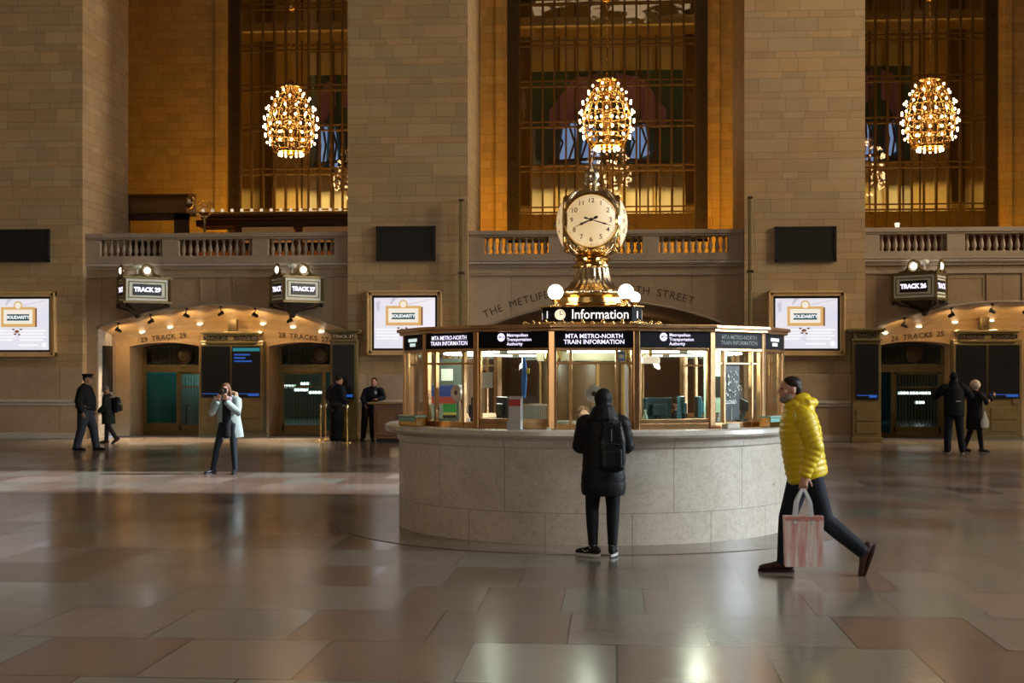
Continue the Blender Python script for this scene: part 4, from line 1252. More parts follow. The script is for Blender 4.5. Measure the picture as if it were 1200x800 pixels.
# desk ring inside
m = MB(); m.lathe([(1.35, .78), (1.95, .78), (1.95, .82), (1.35, .82)], 48, cap=False); m.lathe([(1.38, .02), (1.38, .78)], 48, cap=False); obj('desk_ring', m, MAT['wood'], booth)
for k in range(3):
    a = -1.2+1.2*k
    p = booth.location+bp_(1.3, a, 1.93); point_lamp('booth_lamp', p, 26, (.9, 1.0, .78), .12)

# ---- Information sign ring on the roof
info = thing('information_sign', 'faceted black Information sign ring on the booth roof under the clock', 'sign', (BX, BY, 2.30))
NR = 12; RR = .80
# octagonal: facets of width by angle
ang = [-PI/2-.0, -.64, .64, PI/2]
prof = []
corners = [-1.12, -.71, .71, 1.12]   # front long facet, short side facets
corners = [a for a in (-.76, .76, 1.05, PI-1.05, PI-.76, PI+.76, PI+1.05, 2*PI-1.05)]
RI2 = .66
pts = [bp_(RI2, a) for a in corners]
m = MB(); n = len(pts)
vs = [(p.x, p.y, .05) for p in pts]+[(p.x, p.y, .215) for p in pts]
m.add(vs, [(i, (i+1) % n, n+(i+1) % n, n+i) for i in range(n)]+[tuple(range(n))[::-1], tuple(range(n, 2*n))])
obj('sign_drum', m, SIGNB, info)
m = MB()
for z0, z1, k in ((.03, .05, 1.05), (.215, .235, 1.05)):
    vs = [(p.x*k, p.y*k, z0) for p in pts]+[(p.x*k, p.y*k, z1) for p in pts]
    m.add(vs, [(i, (i+1) % n, n+(i+1) % n, n+i) for i in range(n)]+[tuple(range(n))[::-1], tuple(range(n, 2*n))])
obj('brass_rims', m, MAT['brass'], info, bevel=.004)
m = MB()
RX = Matrix.Rotation(PI/2, 4, 'X')
for i in range(n):
    a, b = pts[i], pts[(i+1) % n]; d = (b-a); Lw_ = d.length; d.normalize(); mid = (a+b)/2; rz = math.atan2(d.y, d.x)
    M = Matrix.Translation((mid.x, mid.y, .13)) @ Matrix.Rotation(rz, 4, 'Z') @ Matrix.Translation((0, -.006, 0))
    if Lw_ > .5: put_text(m, 'Information', M @ Matrix.Translation((.09, 0, 0)) @ RX, .155, .001, sx=.90)
    else: put_text(m, 'i', M @ RX, .12, .004)
obj('sign_lettering', m, emissive('information_letters', (1.0, .90, .85), 1.5), info)
m = MB()
for i in range(n):
    a, b = pts[i], pts[(i+1) % n]; d = (b-a); Lw_ = d.length; d.normalize(); rz = math.atan2(d.y, d.x)
    if Lw_ > .5:
        c_ = a+d*.085; m.x = Matrix.Translation((c_.x, c_.y, .13)) @ Matrix.Rotation(rz, 4, 'Z') @ Matrix.Translation((0, -.004, 0)) @ RX
        m.lathe([(.062, -.003), (.062, .001)], 24)
obj('clock_emblem', m, emissive('emblem_ivory', (1.0, .85, .6), 1.1), info)
m = MB()
for i in range(n):
    a, b = pts[i], pts[(i+1) % n]; d = (b-a); Lw_ = d.length; d.normalize(); rz = math.atan2(d.y, d.x)
    if Lw_ > .5:
        c_ = a+d*.085; M = Matrix.Translation((c_.x, c_.y, .13)) @ Matrix.Rotation(rz, 4, 'Z') @ Matrix.Translation((0, -.007, 0))
        m.x = M; m.box(-.004, .004, -.003, 0, 0, .045); m.box(-.004, .03, -.003, 0, -.004, .004)
        m.tube([(.05*math.cos(t), 0, .05*math.sin(t)) for t in [2*PI*k/16 for k in range(16)]], .003, 4, True)
obj('emblem_marks', m, MAT['gate'], info)
# acanthus cresting round the foot of the ring
m = MB()
for k in range(44):
    a = 2*PI*k/44; p = bp_(.80, a); hgt = .03+.022*(k % 2)
    m.x = Matrix.Translation((p.x, p.y, 0)) @ Matrix.Rotation(a+ROT, 4, 'Z')
    m.sph((0, 0, hgt*.5), .026, .018, hgt*.55, 8, 6); m.sph((0, -.01, hgt), .016, n=6, m=5)
m.x = None; m.lathe([(.84, 0), (.84, .006), (.74, .006), (.72, .03), (.70, .03)], 48, cap=False)
obj('leaf_cresting', m, MAT['brass'], info, 60)
# globe lamps
def glamp(phi, rr, zb, rad, label):
    p = bp_(rr, phi)
    r = thing('globe_lamp', label, 'lamp', (BX+p.x, BY+p.y, 2.535+zb))
    obj('lamp_cup', MB().lathe([(.05, 0), (.05, .012), (.022, .02), (.022, .04), (.05, .06), (.055, .075)], 18), MAT['brass'], r, 40)
    obj('opal_globe', MB().sph((0, 0, .075+rad*.9), rad, n=24, m=16), GLOBE, r, 180)
glamp(-.78, .60, 0, .09, 'lit white globe lamp left of the clock pedestal')
glamp(.70, .60, 0, .09, 'lit white globe lamp right of the clock pedestal')
glamp(2.05, .585, 0, .065, 'smaller lit globe lamp peeking out behind the right globe')
point_lamp('globe_light_left', (BX+bp_(.60, -.78).x, BY+bp_(.60, -.78).y-.1, 2.70), 5, (1, .84, .62), .08)
point_lamp('globe_light_right', (BX+bp_(.60, .70).x, BY+bp_(.60, .70).y-.1, 2.70), 5, (1, .84, .62), .08)

# ---- the clock
clk = thing('four_faced_clock', 'brass four-faced globe clock on a fluted pedestal above the booth', 'clock', (BX, BY, 2.535))
CR = math.radians(-2)
clk.rotation_euler = (0, 0, ROT+CR)
flute = lambda a, z: 1+.035*math.cos(a*22)
m = MB(); m.lathe([(.44, 0), (.46, .015), (.455, .03), (.43, .04), (.425, .10), (.44, .115), (.46, .13), (.45, .15), (.41, .165), (.405, .185)], 64); obj('pedestal_drum', m, MAT['brass'], clk, 30)
m = MB()
for k in range(28):
    a = 2*PI*k/28; m.sph((.43*math.cos(a), .43*math.sin(a), .165), .03, .03, .022, 8, 6)
m.tube([(.43*math.cos(a), .43*math.sin(a), .160) for a in [2*PI*k/48 for k in range(48)]], .02, 6, True)
obj('bead_ring', m, MAT['silverbrass'], clk, 180)
m = MB(); m.lathe([(.40, .185), (.34, .205), (.27, .25), (.225, .31), (.20, .38), (.19, .46)], 88, fl=flute); obj('fluted_neck', m, MAT['silverbrass'], clk, 50)
m = MB()
m.lathe([(.20, .46), (.235, .475), (.235, .49), (.19, .505), (.185, .53), (.215, .545), (.225, .57), (.19, .59), (.18, .605)], 48, fl=lambda a, z: 1+.015*math.cos(a*24)); obj('neck_rings', m, MAT['brass'], clk, 40)
m = MB()
m.lathe([(.17, .60), (.22, .615), (.30, .655), (.315, .68), (.24, .70)], 48)
for k in range(26):
    a = 2*PI*k/26; m.sph((.30*math.cos(a), .30*math.sin(a), .672), .026, .026, .03, 7, 5)
obj('leaf_collar', m, MAT['brass'], clk, 60)
# rounded four-sided body (superellipse plan)
CZ = .99
def body_r(a, z): 
    c4 = max(abs(math.cos(a)), abs(math.sin(a)))
    return 1.0
prof = []
for k in range(25):
    t = -PI/2+PI*k/24; prof.append((max(.06, .405*math.cos(t)**.58 if math.cos(t) > 0 else .06), CZ+.395*math.sin(t)))
m = MB(); m.lathe(prof, 64); obj('clock_body', m, MAT['silverbrass'], clk, 60)
OPAL = NT('opal_dial'); OPAL.opos(); on = OPAL.noise(OPAL.P, 2.5, 2.0)
OPAL.bsdf((.75, .66, .5), .25, emit=OPAL.mix(on, (1.0, .62, .26), (1.0, .74, .40)), es=.52)
INK = mottled('dial_ink', (.02, .012, .008), .4)
for k, nm in enumerate(('front', 'right', 'back', 'left')):
    A = k*PI/2
    M = Matrix.Rotation(A, 4, 'Z') @ Matrix.Translation((0, -.315, CZ)) @ Matrix.Rotation(PI/2, 4, 'X')
    dm = MB(); dm.x = M
    dm.lathe([(.32, -.08), (.336, -.03), (.336, .0), (.322, .015), (.312, .018), (.303, .012), (.300, .0)], 56, cap=False)
    dr = obj('dial_bezel', dm, MAT['brass'], clk, 30)
    dm = MB(); dm.x = M
    dm.lathe([(.302, .0), (.285, .014), (.265, .028), (.225, .052), (.18, .074), (.09, .100), (.001, .108)], 56, cap=False)
    face = obj('dial', dm, OPAL.m, clk, 180)
    tm = MB()
    for h in range(1, 13):
        a = PI/2-h*PI/6; rr = .225
        put_text(tm, str(h), M @ Matrix.Translation((rr*math.cos(a), rr*math.sin(a), .0640)) @ Matrix.Rotation(-.42*math.sin(a), 4, 'X') @ Matrix.Rotation(.42*math.cos(a), 4, 'Y'), .082, .0008)
    tm.x = M
    for s_ in range(60):
        a = 2*PI*s_/60; r0 = .270; r1 = .283
        ca, sa = math.cos(a), math.sin(a); wv = .004 if s_ % 5 == 0 else .002
        tm.quad((r0*ca-sa*wv, r0*sa+ca*wv, .029), (r0*ca+sa*wv, r0*sa-ca*wv, .029), (r1*ca+sa*wv, r1*sa-ca*wv, .021), (r1*ca-sa*wv, r1*sa+ca*wv, .021))
    obj('numerals', tm, INK, face)
    def hand(ang_deg, ln, w, z):
        hm = MB(); a = math.radians(90-ang_deg)
        hm.x = M @ Matrix.Rotation(a, 4, 'Z')
        pts2 = [(-.085, -w*1.1), (-.055, -w*1.7), (-.03, -w*.7), (ln*.5, -w), (ln*.6, -w*1.6), (ln*.7, -w*.6), (ln, -.001), (ln, .001), (ln*.7, w*.6), (ln*.6, w*1.6), (ln*.5, w), (-.03, w*.7), (-.055, w*1.7), (-.085, w*1.1)]
        n_ = len(pts2); vs = [(x, y, z) for x, y in pts2]+[(x, y, z+.004) for x, y in pts2]
        hm.add(vs, [tuple(range(n_))[::-1], tuple(range(n_, 2*n_))]+[(i, (i+1) % n_, n_+(i+1) % n_, n_+i) for i in range(n_)])
        return hm
    obj('hour_hand', hand(246, .20, .010, .112), INK, face)
    obj('minute_hand', hand(107, .27, .007, .118), INK, face)
    hb = MB(); hb.x = M; hb.lathe([(.02, .10), (.02, .128), (.008, .132)], 16); obj('hand_boss', hb, INK, face)
# corner ribs and hoods
m = MB()
for k in range(4):
    A = PI/4+k*PI/2
    m.tube([((.405*math.cos(t)**.58+.015)*math.cos(A), (.405*math.cos(t)**.58+.015)*math.sin(A), CZ+.385*math.sin(t)) for t in [-1.35+2.6*q/16 for q in range(17)]], .026, 8)
obj('corner_ribs', m, MAT['silverbrass'], clk, 180)
m = MB()
m.lathe([(.30, CZ+.27), (.26, CZ+.33), (.17, CZ+.385), (.09, CZ+.42), (.07, CZ+.44), (.10, CZ+.455), (.06, CZ+.475)], 40); obj('crown_cap', m, MAT['silverbrass'], clk, 50)
m = MB()
m.lathe([(.06, CZ+.425), (.10, CZ+.445), (.10, CZ+.465), (.06, CZ+.475), (.08, CZ+.50), (.095, CZ+.55), (.085, CZ+.60), (.055, CZ+.645), (.02, CZ+.675), (.012, CZ+.70), (.003, CZ+.71)], 24, fl=lambda a, z: 1+.05*math.cos(a*8+z*60)); obj('acorn_finial', m, MAT['silverbrass'], clk, 50)

# ---- things on the counter and inside the cabin
def bthing(name, label, cat, phi, r, z, rz=0, group=None):
    p = bp_(r, phi, z); return thing(name, label, cat, (BX+p.x, BY+p.y, z), phi+ROT+rz, group)
def phi_of(px, r):
    """azimuth on radius r (camera side) whose picture column is px"""
    lo, hi = -1.5, 1.5
    for _ in range(50):
        mid = (lo+hi)/2; p = bp_(r, mid); X = BX+p.x; Y = BY+p.y
        zc = -X*ST+Y*CT; xc = X*CT+Y*ST; u = 600+F*xc/zc
        if u < px: lo = mid
        else: hi = mid
    return lo
def inbooth(name, label, cat, px, r, z, rz=0, face=False):
    ph = phi_of(px, r); return bthing(name, label, cat, ph, r, z, -ph if face else rz)
# talk-through discs on the door windows
for px, lb in ((537, 'round metal talk-through disc in the left door window of the booth'), (696, 'round metal talk-through disc in front of the hooded visitor'), (856, 'round metal talk-through disc in the closed right window')):
    r = inbooth('talk_through_disc', lb, 'speaker', px, 2.0, 1.545)
    m = MB(); m.x = Matrix.Rotation(PI/2, 4, 'X'); m.lathe([(.088, -.05), (.09, .03), (.08, .04), (.03, .036), (.028, .02)], 28); obj('disc', m, mottled('speaker_aluminium', (.62, .58, .58), .3, .6), r, 40)
    m = MB(); m.x = Matrix.Rotation(PI/2, 4, 'X'); m.lathe([(.026, .0), (.026, .038), (.01, .042)], 16); obj('centre_hole', m, MAT['black'], r)
    m = MB(); m.lathe([(.018, -.30), (.018, -.07)], 10, (0, .03, 0)); m.lathe([(.05, -.31), (.05, -.30)], 14, (0, .03, 0)); obj('stand', m, MAT['silverbrass'], r)
# leaflet racks etc.
r = inbooth('leaflet_rack', 'blue, red and green leaflet rack behind the left booth window', 'rack', 519, 1.80, 1.29, 0, True)
for i, (c1, z0, z1, x0, x1) in enumerate((((.02, .08, .45), .20, .33, -.155, .155), ((.55, .07, .05), .12, .20, -.155, .155), ((.02, .35, .08), .02, .12, 0, .155), ((.30, .38, .36), -.05, .12, -.155, 0), ((.55, .5, .1), -.01, .02, 0, .155))):
    obj('leaflet_row', MB().box(x0+.002, x1-.002, -.01*i*0-.01, .03, z0, z1), mottled('leaflet_colour_%d' % i, c1, .5), r)
obj('rack_back', MB().box(-.16, .16, .03, .045, -.05, .33), MAT['black'], r)
r = inbooth('leaflet_holder', 'white leaflet holder with red headed cards standing on the booth counter', 'leaflet holder', 604, 2.34, 1.182)
m = MB(); m.box(-.075, .075, 0, .012, 0, .34); m.box(-.075, .075, -.05, -.045, 0, .09); m.box(-.075, -.07, -.05, .0, 0, .09); m.box(.07, .075, -.05, 0, 0, .09); m.box(-.075, .075, -.06, .05, 0, .006)
obj('holder', m, mottled('clear_acrylic_white', (.5, .5, .52), .2), r)
obj('leaflets', MB().box(-.066, .066, -.02, 0, .01, .31), mottled('leaflet_white', (.52, .50, .52), .5), r)
obj('red_heading', MB().box(-.066, .066, -.024, -.02, .24, .31), mottled('leaflet_red', (.5, .04, .04), .5), r)
r = inbooth('timetable_rack', 'grey louvred timetable rack beside the leaflet holder inside the booth', 'rack', 628, 2.0, 1.22)
m = MB()
for i in range(16): m.box(-.17+i*.0213, -.17+i*.0213+.017, -.02, .03, 0, .2)
obj('timetables', m, mottled('timetable_paper', (.42, .44, .40), .6), r)
m = MB(); m.box(-.18, .18, .03, .04, -.02, .22); m.box(-.18, .18, -.03, .04, -.02, 0); obj('rack_tray', m, MAT['silverbrass'], r)
r = inbooth('blue_scarf', 'blue cloth hanging behind the booth window above the leaflet rack', 'cloth', 614, 1.75, 1.50)
m = MB(); m.loft([((0, 0, .0), .02, .015), ((0, 0, .15), .035, .02), ((.01, 0, .28), .03, .02), ((0, 0, .42), .015, .012)], n=12); obj('cloth', m, mottled('blue_cloth', (.03, .15, .50), .7), r, 180)
obj('yellow_tie', MB().box(.015, .07, -.01, .01, .25, .31), mottled('yellow_cloth', (.6, .5, .12), .7), r, bevel=.01)
r = inbooth('violet_tube_lamp', 'violet glowing upright tube beside the booth core', 'lamp', 633, 1.1, .9)
obj('tube', MB().lathe([(.03, 0), (.03, .52)], 12), emissive('violet_glow', (.20, .10, .55), .8), r, 180); obj('tube_base', MB().lathe([(.05, -.06), (.05, 0)], 12), MAT['black'], r)
def monitor(px, rr, z, w, h, rz, label, colr, back=True):
    r = inbooth('computer_monitor', label, 'monitor', px, rr, z, rz)
    mt = mottled('monitor_shell', colr, .35)
    obj('shell', MB().box(-w, w, -.025, .02, 0, 2*h), mt, r, bevel=.012)
    obj('back_bulge', MB().box(-w*.55, w*.55, -.06, -.025, h*.5, h*1.5), mt, r, bevel=.02)
    obj('screen', MB().box(-w+.015, w-.015, .02, .024, .015, 2*h-.015), MAT['screen_off'], r)
    m = MB(); m.box(-.03, .03, -.04, -.02, -.12, h*.6); m.box(-.1, .1, -.1, .08, -.14, -.12); obj('stand', m, MAT['black'], r)
    return r
monitor(770, 1.72, 1.24, .17, .13, .1, 'dark teal computer monitor seen from behind in the right booth window', (.015, .06, .065))
r = monitor(798, 1.62, 1.25, .07, .13, .5, 'blue-grey computer tower case with a round vent beside the dark monitor', (.06, .22, .28))
m = MB(); m.x = Matrix.Translation((0, -.061, .05)) @ Matrix.Rotation(PI/2, 4, 'X'); m.lathe([(.022, 0), (.022, .004)], 16); obj('round_vent', m, MAT['black'], r)
monitor(818, 1.45, 1.26, .09, .12, .8, 'second blue-grey monitor edge in front of the booth clerk', (.05, .20, .26))
monitor(590, 1.60, 1.22, .17, .14, -.5, 'black computer monitor behind the second booth window from the left', (.02, .03, .035))
monitor(556, 1.85, 1.20, .09, .15, -.9, 'black monitor on an arm at the edge of the left door window', (.01, .012, .014))
monitor(892, 1.76, 1.34, .10, .06, .9, 'black tilted ticket screen near the right edge of the booth', (.012, .012, .014)).rotation_euler.y = -.35
r = inbooth('lit_notice', 'bright white notice hanging inside the left part of the booth', 'notice', 567, 1.90, 1.60, 0, True)
obj('sheet', MB().box(-.095, .095, 0, .004, 0, .17), mottled('white_paper', (.75, .78, .78), .5), r); obj('clip', MB().box(-.02, .02, -.006, .008, .165, .185), MAT['iron'], r)
r = inbooth('pale_notice_board', 'pale mint notice board inside the right end of the booth', 'notice board', 902, 1.48, 1.20, 0, True)
obj('board', MB().box(-.17, .10, 0, .02, 0, .78), mottled('mint_board', (.42, .62, .52), .5), r)
obj('dark_picture', MB().box(-.05, .05, -.01, 0, .28, .52), MAT['black'], r)
obj('pinned_notes', MB().box(-.15, -.08, -.006, 0, .42, .6), MAT['jamb'], r)
r = inbooth('notice_cabinet', 'dark cabinet with pinned pale notices inside the left end of the booth', 'cabinet', 487, 1.68, .95, 0, True)
obj('cabinet', MB().box(-.13, .13, 0, .2, 0, .98), mottled('dark_green_paint', (.07, .09, .08), .5), r)
obj('pinned_notes', MB().box(-.10, .04, -.006, 0, .72, .86), MAT['white_enamel'], r)
r = inbooth('water_bottle', 'small clear green water bottle on the booth sill', 'bottle', 756, 2.02, 1.19)
obj('bottle', MB().lathe([(.028, 0), (.03, .02), (.03, .11), (.012, .15), (.012, .17)], 16), mottled('pale_green_plastic', (.35, .5, .4), .15), r, 50)
obj('bottle_cap', MB().lathe([(.014, .17), (.014, .19)], 12), MAT['white_enamel'], r)
r = inbooth('card_terminal', 'small grey service tray on the sill of the closed window', 'tray', 857, 2.32, 1.182)
obj('tray', MB().box(-.09, .09, -.04, .05, 0, .05), MAT['jamb'], r, bevel=.01); obj('slot', MB().box(-.06, .06, -.03, .03, .05, .054), MAT['iron'], r)
r = inbooth('hand_sanitiser', 'tiny white card on the booth ledge below the brochure windows', 'card', 643, 2.36, 1.18)
obj('card', MB().box(-.02, .02, -.01, .01, 0, .03), MAT['white_enamel'], r, bevel=.004); obj('card_base', MB().box(-.025, .025, -.015, .015, 0, .004), MAT['white_enamel'], r)
# closed notice with ornament in the right door window
r = inbooth('closed_notice', 'dark closed notice with a white lettered ornament in the right door window', 'notice', 857, 2.115, 1.26)
obj('dark_sheet', MB().box(-.155, .135, 0, .008, 0, .60), mottled('blue_black_sheet', (.008, .012, .018), .3), r)
m = MB(); put_text(m, 'CLOSED', face_mat(-.02, -.005, .19), .052, .002); obj('lettering', m, MAT['white_enamel'], r)
m = MB()
rg = random.Random(5)
for k in range(70):
    a = rg.uniform(0, 2*PI); q = rg.uniform(.05, .16); m.sph((.02+q*math.cos(a)*.9, -.006, .36+q*math.sin(a)), rg.uniform(.005, .013), .004, rg.uniform(.005, .013), 6, 4)
m.box(.0, .006, -.004, 0, 0, .14)
o_ = obj('snowflake_ornament', m, MAT['white_enamel'], r)
# paper posted in the middle transom
r = inbooth('blue_flyer', 'small blue flyer behind the middle transom window', 'flyer', 728, 2.1, 1.88)
obj('sheet', MB().box(-.04, .04, 0, .004, 0, .1), mottled('blue_flyer_paper', (.12, .2, .5), .5), r); obj('print', MB().box(-.025, .025, -.003, 0, .03, .07), MAT['white_enamel'], r)
# papers and small things on the inner desk
for px_, rr_, nm_, lb_, cat_, sz, c_ in ((664, 1.9, 'paper_stack', 'white and teal papers heaped on the desk left of the hooded visitor', 'papers', (.10, .06, .05), (.5, .62, .58)),
        (716, 1.85, 'paper_stack', 'pale printed papers on the desk right of the hooded visitor', 'papers', (.07, .05, .09), (.45, .42, .4)),
        (840, 1.8, 'ticket_machine', 'small grey ticket machine behind the closed window', 'machine', (.06, .05, .10), (.3, .3, .28)),
        ):
    r = inbooth(nm_, lb_, cat_, px_, rr_-.06, .826)
    obj('base', MB().box(-sz[0], sz[0], -sz[1], sz[1], 0, .36), mottled(nm_+'_riser', (.10, .08, .06), .5), r, bevel=.01)
    m = MB()
    for k in range(5): m.x = Matrix.Rotation(.12*(k-2), 4, 'Z'); m.box(-sz[0]*.95, sz[0]*.95, -sz[1]*.9, sz[1]*.9, .36+k*sz[2]*.3, .36+(k+.8)*sz[2]*.3)
    obj('sheets', m, mottled(nm_+'_paper_%d' % px_, c_, .5), r)
r = inbooth('desk_lamp', 'round white ceiling drum lamp hanging inside the right booth window', 'lamp', 762, 1.75, 1.86)
obj('drum_shade', MB().lathe([(.09, 0), (.10, .01), (.10, .06), (.07, .08)], 24), emissive('drum_glow', (1.0, .86, .6), .8), r, 40)
obj('ceiling_stem', MB().lathe([(.02, .07), (.02, .145)], 10), MAT['brass'], r)
# display cases at both ends of the counter
def case(px, label):
    r = inbooth('counter_case', label, 'case', px, 2.37, 1.182)
    m = MB(); m.box(-.22, .22, -.04, .08, 0, .015); 
    for q in (-.22, .21): m.box(q, q+.01, -.04, .08, 0, .10)
    m.box(-.22, .22, .07, .08, 0, .10); m.box(-.22, .22, -.04, -.035, .0, .05)
    obj('brass_tray', m, MAT['brass'], r)
    obj('case_lid', MB().box(-.225, .225, -.05, .09, .10, .118), mottled('green_glass_lid', (.30, .48, .42), .1), r, bevel=.004)
    obj('printed_strip', MB().box(-.2, .2, -.0415, -.04, .055, .095), mottled('teal_print', (.18, .42, .38), .4), r)
    m = MB()
    for i in range(9): m.box(-.19+i*.043, -.155+i*.043, -.02, .05, .015, .07+.01*(i % 3))
    obj('brochures', m, MAT['goldwood'], r)
case(481, 'brass tray with a green glass lid on the left end of the booth counter')
case(909, 'brass tray with a green glass lid on the right end of the booth counter')

# ================================================================ PEOPLE
REMESH = []
def later(o, vox, sm=2, fac=.5):
    REMESH.append((o, vox, sm, fac)); return o
SKIN = mottled('skin', (.50, .27, .19), .5, 0, .1, 20)
SKIN2 = mottled('skin_tanned', (.36, .19, .12), .5, 0, .1, 20)
EYE = mottled('eye_dark', (.02, .012, .01), .2)
def V(*a): return Vector(a)
def cloth(name, col, rough=.75, b=.25, sheen=None, **k): return mottled(name, col, rough, 0, .18, 26, b, sheen=sheen, spec=.18, **k)
BLACK = cloth('black_wool', (.008, .008, .010))
BLACK2 = cloth('black_nylon', (.006, .007, .010), .38, .35)
NAVY = cloth('dark_navy', (.010, .013, .022))
HAIRD = cloth('dark_hair', (.02, .012, .008), .5, .6)
HAIRB = cloth('brown_hair', (.10, .05, .025), .5, .6)
RUB = cloth('white_rubber', (.55, .55, .55), .5, .1)

def hand(m, w, d, n, curl=.35, side=1, s=1.0, spread=.12):
    d = d.normalized(); n = (n-d*n.dot(d)).normalized(); lat = d.cross(n).normalized()*side
    m.loft([(w-d*.02, .026*s, .02*s), (w+d*.03*s, .034*s, .016*s), (w+d*.085*s, .040*s, .014*s)], side=tuple(lat), n=14)
    for k, (o, L) in enumerate(((.031, .072), (.0105, .082), (-.0105, .077), (-.031, .060))):
        p = w+d*.085*s+lat*o*s; dd = (d+lat*o*spread*6).normalized(); pts = [p-dd*.01]; R = [.0095*s]
        for seg, fr in enumerate((.45, .32, .23)):
            ang = curl*(.8+.5*seg)
            dd = (dd*math.cos(ang)+n*math.sin(ang)).normalized(); p = p+dd*L*fr*s; pts.append(p); R.append((.0090-.0010*seg)*s)
        m.loft([(q, r, r) for q, r in zip(pts, R)], side=tuple(lat), n=8)
    p = w+d*.022*s+lat*.026*s; dd = (lat*.75+d*.7+n*.35).normalized(); pts = [p]; R = [.013*s]
    for seg, L in enumerate((.036, .03, .024)):
        p = p+dd*L*s; pts.append(p); R.append((.0115-.001*seg)*s); dd = (dd+d*.35+n*.2*curl*2).normalized()
    m.loft([(q, r, r) for q, r in zip(pts, R)], side=tuple(n), n=8)

def headM(J):
    return Matrix.Translation(J['hc']) @ Matrix.Rotation(J.get('hyaw', 0), 4, 'Z') @ Matrix.Rotation(J.get('hpitch', 0), 4, 'X')
def base_J(**k):
    J = dict(pel=V(0, 0, .95), nb=V(0, 0, 1.46), hc=V(0, .02, 1.635))
    for s, x in (('L', -1), ('R', 1)):
        J['sh'+s] = V(x*.185, 0, 1.42); J['el'+s] = V(x*.225, -.03, 1.13); J['wr'+s] = V(x*.235, .04, .88)
        J['hip'+s] = V(x*.09, 0, .92); J['kn'+s] = V(x*.10, .015, .50); J['an'+s] = V(x*.10, -.03, .09); J['toe'+s] = V(x*.12, 1, 0)
        J['pn'+s] = V(-x, 0, 0)
    for a, b in k.items(): J[a] = V(*b) if isinstance(b, tuple) else b
    return J
def spine(J, z):
    a, b = J['pel'], J['nb']; t = (z-a.z)/(b.z-a.z); p = a+(b-a)*t; return V(p.x, p.y, z)
def person(name, label, loc, rz, s, J, skin=SKIN, vox=.009, curl=.35, hands=True):
    r = thing(name, label, 'person', loc, rz); r.scale = (s, s, s)
    m = MB(); side = (J['shR']-J['shL']).normalized()
    sp = lambda z, a, b: (spine(J, z), a, b)
    pz = J['pel'].z; nz = J['nb'].z; T = nz-pz
    m.loft([(spine(J, pz-.06), .13, .09), (spine(J, pz+.02), .155, .105), (spine(J, pz+.35*T), .13, .09), (spine(J, pz+.7*T), .16, .105), (spine(J, nz-.06), .165, .085), (spine(J, nz), .09, .06)], side=tuple(side), n=22)
    m.loft([(J['nb']-V(0, 0, .04), .065, .06), (J['nb']+(J['hc']-J['nb'])*.75, .055, .058)], side=tuple(side), n=14)
    hm = headM(J); m.x = hm
    m.sph((0, -.012, .018), .076, .096, .092, 20, 14)
    m.sph((0, .018, -.030), .064, .072, .075, 18, 12)
    m.sph((0, .030, -.078), .042, .050, .036, 14, 10)
    m.sph((0, .072, -.092), .022, .018, .017, 10, 8)
    m.loft([((0, .082, .018), .010, .010), ((0, .100, -.012), .012, .014), ((0, .106, -.026), .016, .012)], n=10)
    m.sph((0, .074, .030), .055, .018, .014, 12, 8)
    m.sph((0, .086, -.056), .024, .010, .006, 10, 6); m.sph((0, .084, -.068), .020, .010, .007, 10, 6)
    for x in (-1, 1): m.sph((x*.076, -.012, -.012), .010, .020, .032, 8, 8); m.sph((x*.045, .055, -.02), .024, .026, .022, 10, 8)
    m.x = None
    for q in 'LR':
        sh, el, wr = J['sh'+q], J['el'+q], J['wr'+q]
        m.loft([(sh, .055, .055), (sh+(el-sh)*.5, .046, .046), (el, .038, .038)], n=12, side=(0, 1, .2))
        m.loft([(el, .040, .040), (el+(wr-el)*.35, .040, .038), (wr, .026, .024)], n=12, side=(0, 1, .2))
        if hands: hand(m, wr, J.get('hd'+q, wr-el), J['pn'+q], J.get('curl'+q, curl), 1 if q == 'L' else -1)
        hp, kn, an = J['hip'+q], J['kn'+q], J['an'+q]
        m.loft([(hp, .075, .078), (hp+(kn-hp)*.5, .062, .064), (kn, .048, .05)], n=14)
        m.loft([(kn, .048, .05), (kn+(an-kn)*.3, .050, .052), (an, .033, .035)], n=14)
        t = J['toe'+q].normalized()
        up_ = V(0, 0, 1); up_ = (up_-t*up_.dot(t)).normalized()
        m.loft([(an-t*.02-up_*.03, .028, .028), (an+t*.11-up_*.048, .030, .018)], n=10)
    later(obj('body', m, skin, r, 180), vox, 2)
    for x in (-1, 1):
        e = MB(); e.x = hm; e.sph((x*.030, .080, .008), .012, .008, .0075, 10, 8); obj('eye', e, EYE, r, 180)
    return r
def trousers(r, J, mat, hw=.175, hd=.125, th=.092, kn_=.068, cuff=.055, top=1.0, vox=.012, drop=0, name='trousers'):
    m = MB(); side = tuple((J['hipR']-J['hipL']).normalized())
    m.loft([(spine(J, J['pel'].z-.10)+V(0, 0, 0), hw*.9, hd*.9), (spine(J, J['pel'].z), hw, hd), (spine(J, top), hw*.92, hd*.95)], side=side, n=22)
    for q in 'LR':
        hp, kn, an = J['hip'+q], J['kn'+q], J['an'+q]
        a2 = an+(kn-an).normalized()*drop
        m.loft([(hp+V(0, 0, .02), th*1.08, th*1.15), (hp+(kn-hp)*.5, th*.92, th*.98), (kn, kn_, kn_*1.06), (kn+(a2-kn)*.35, kn_*.95, kn_), (kn+(a2-kn)*.9, cuff, cuff*1.05), (a2, cuff, cuff*1.05)], n=16)
    return later(obj(name, m, mat, r, 180), vox, 2)
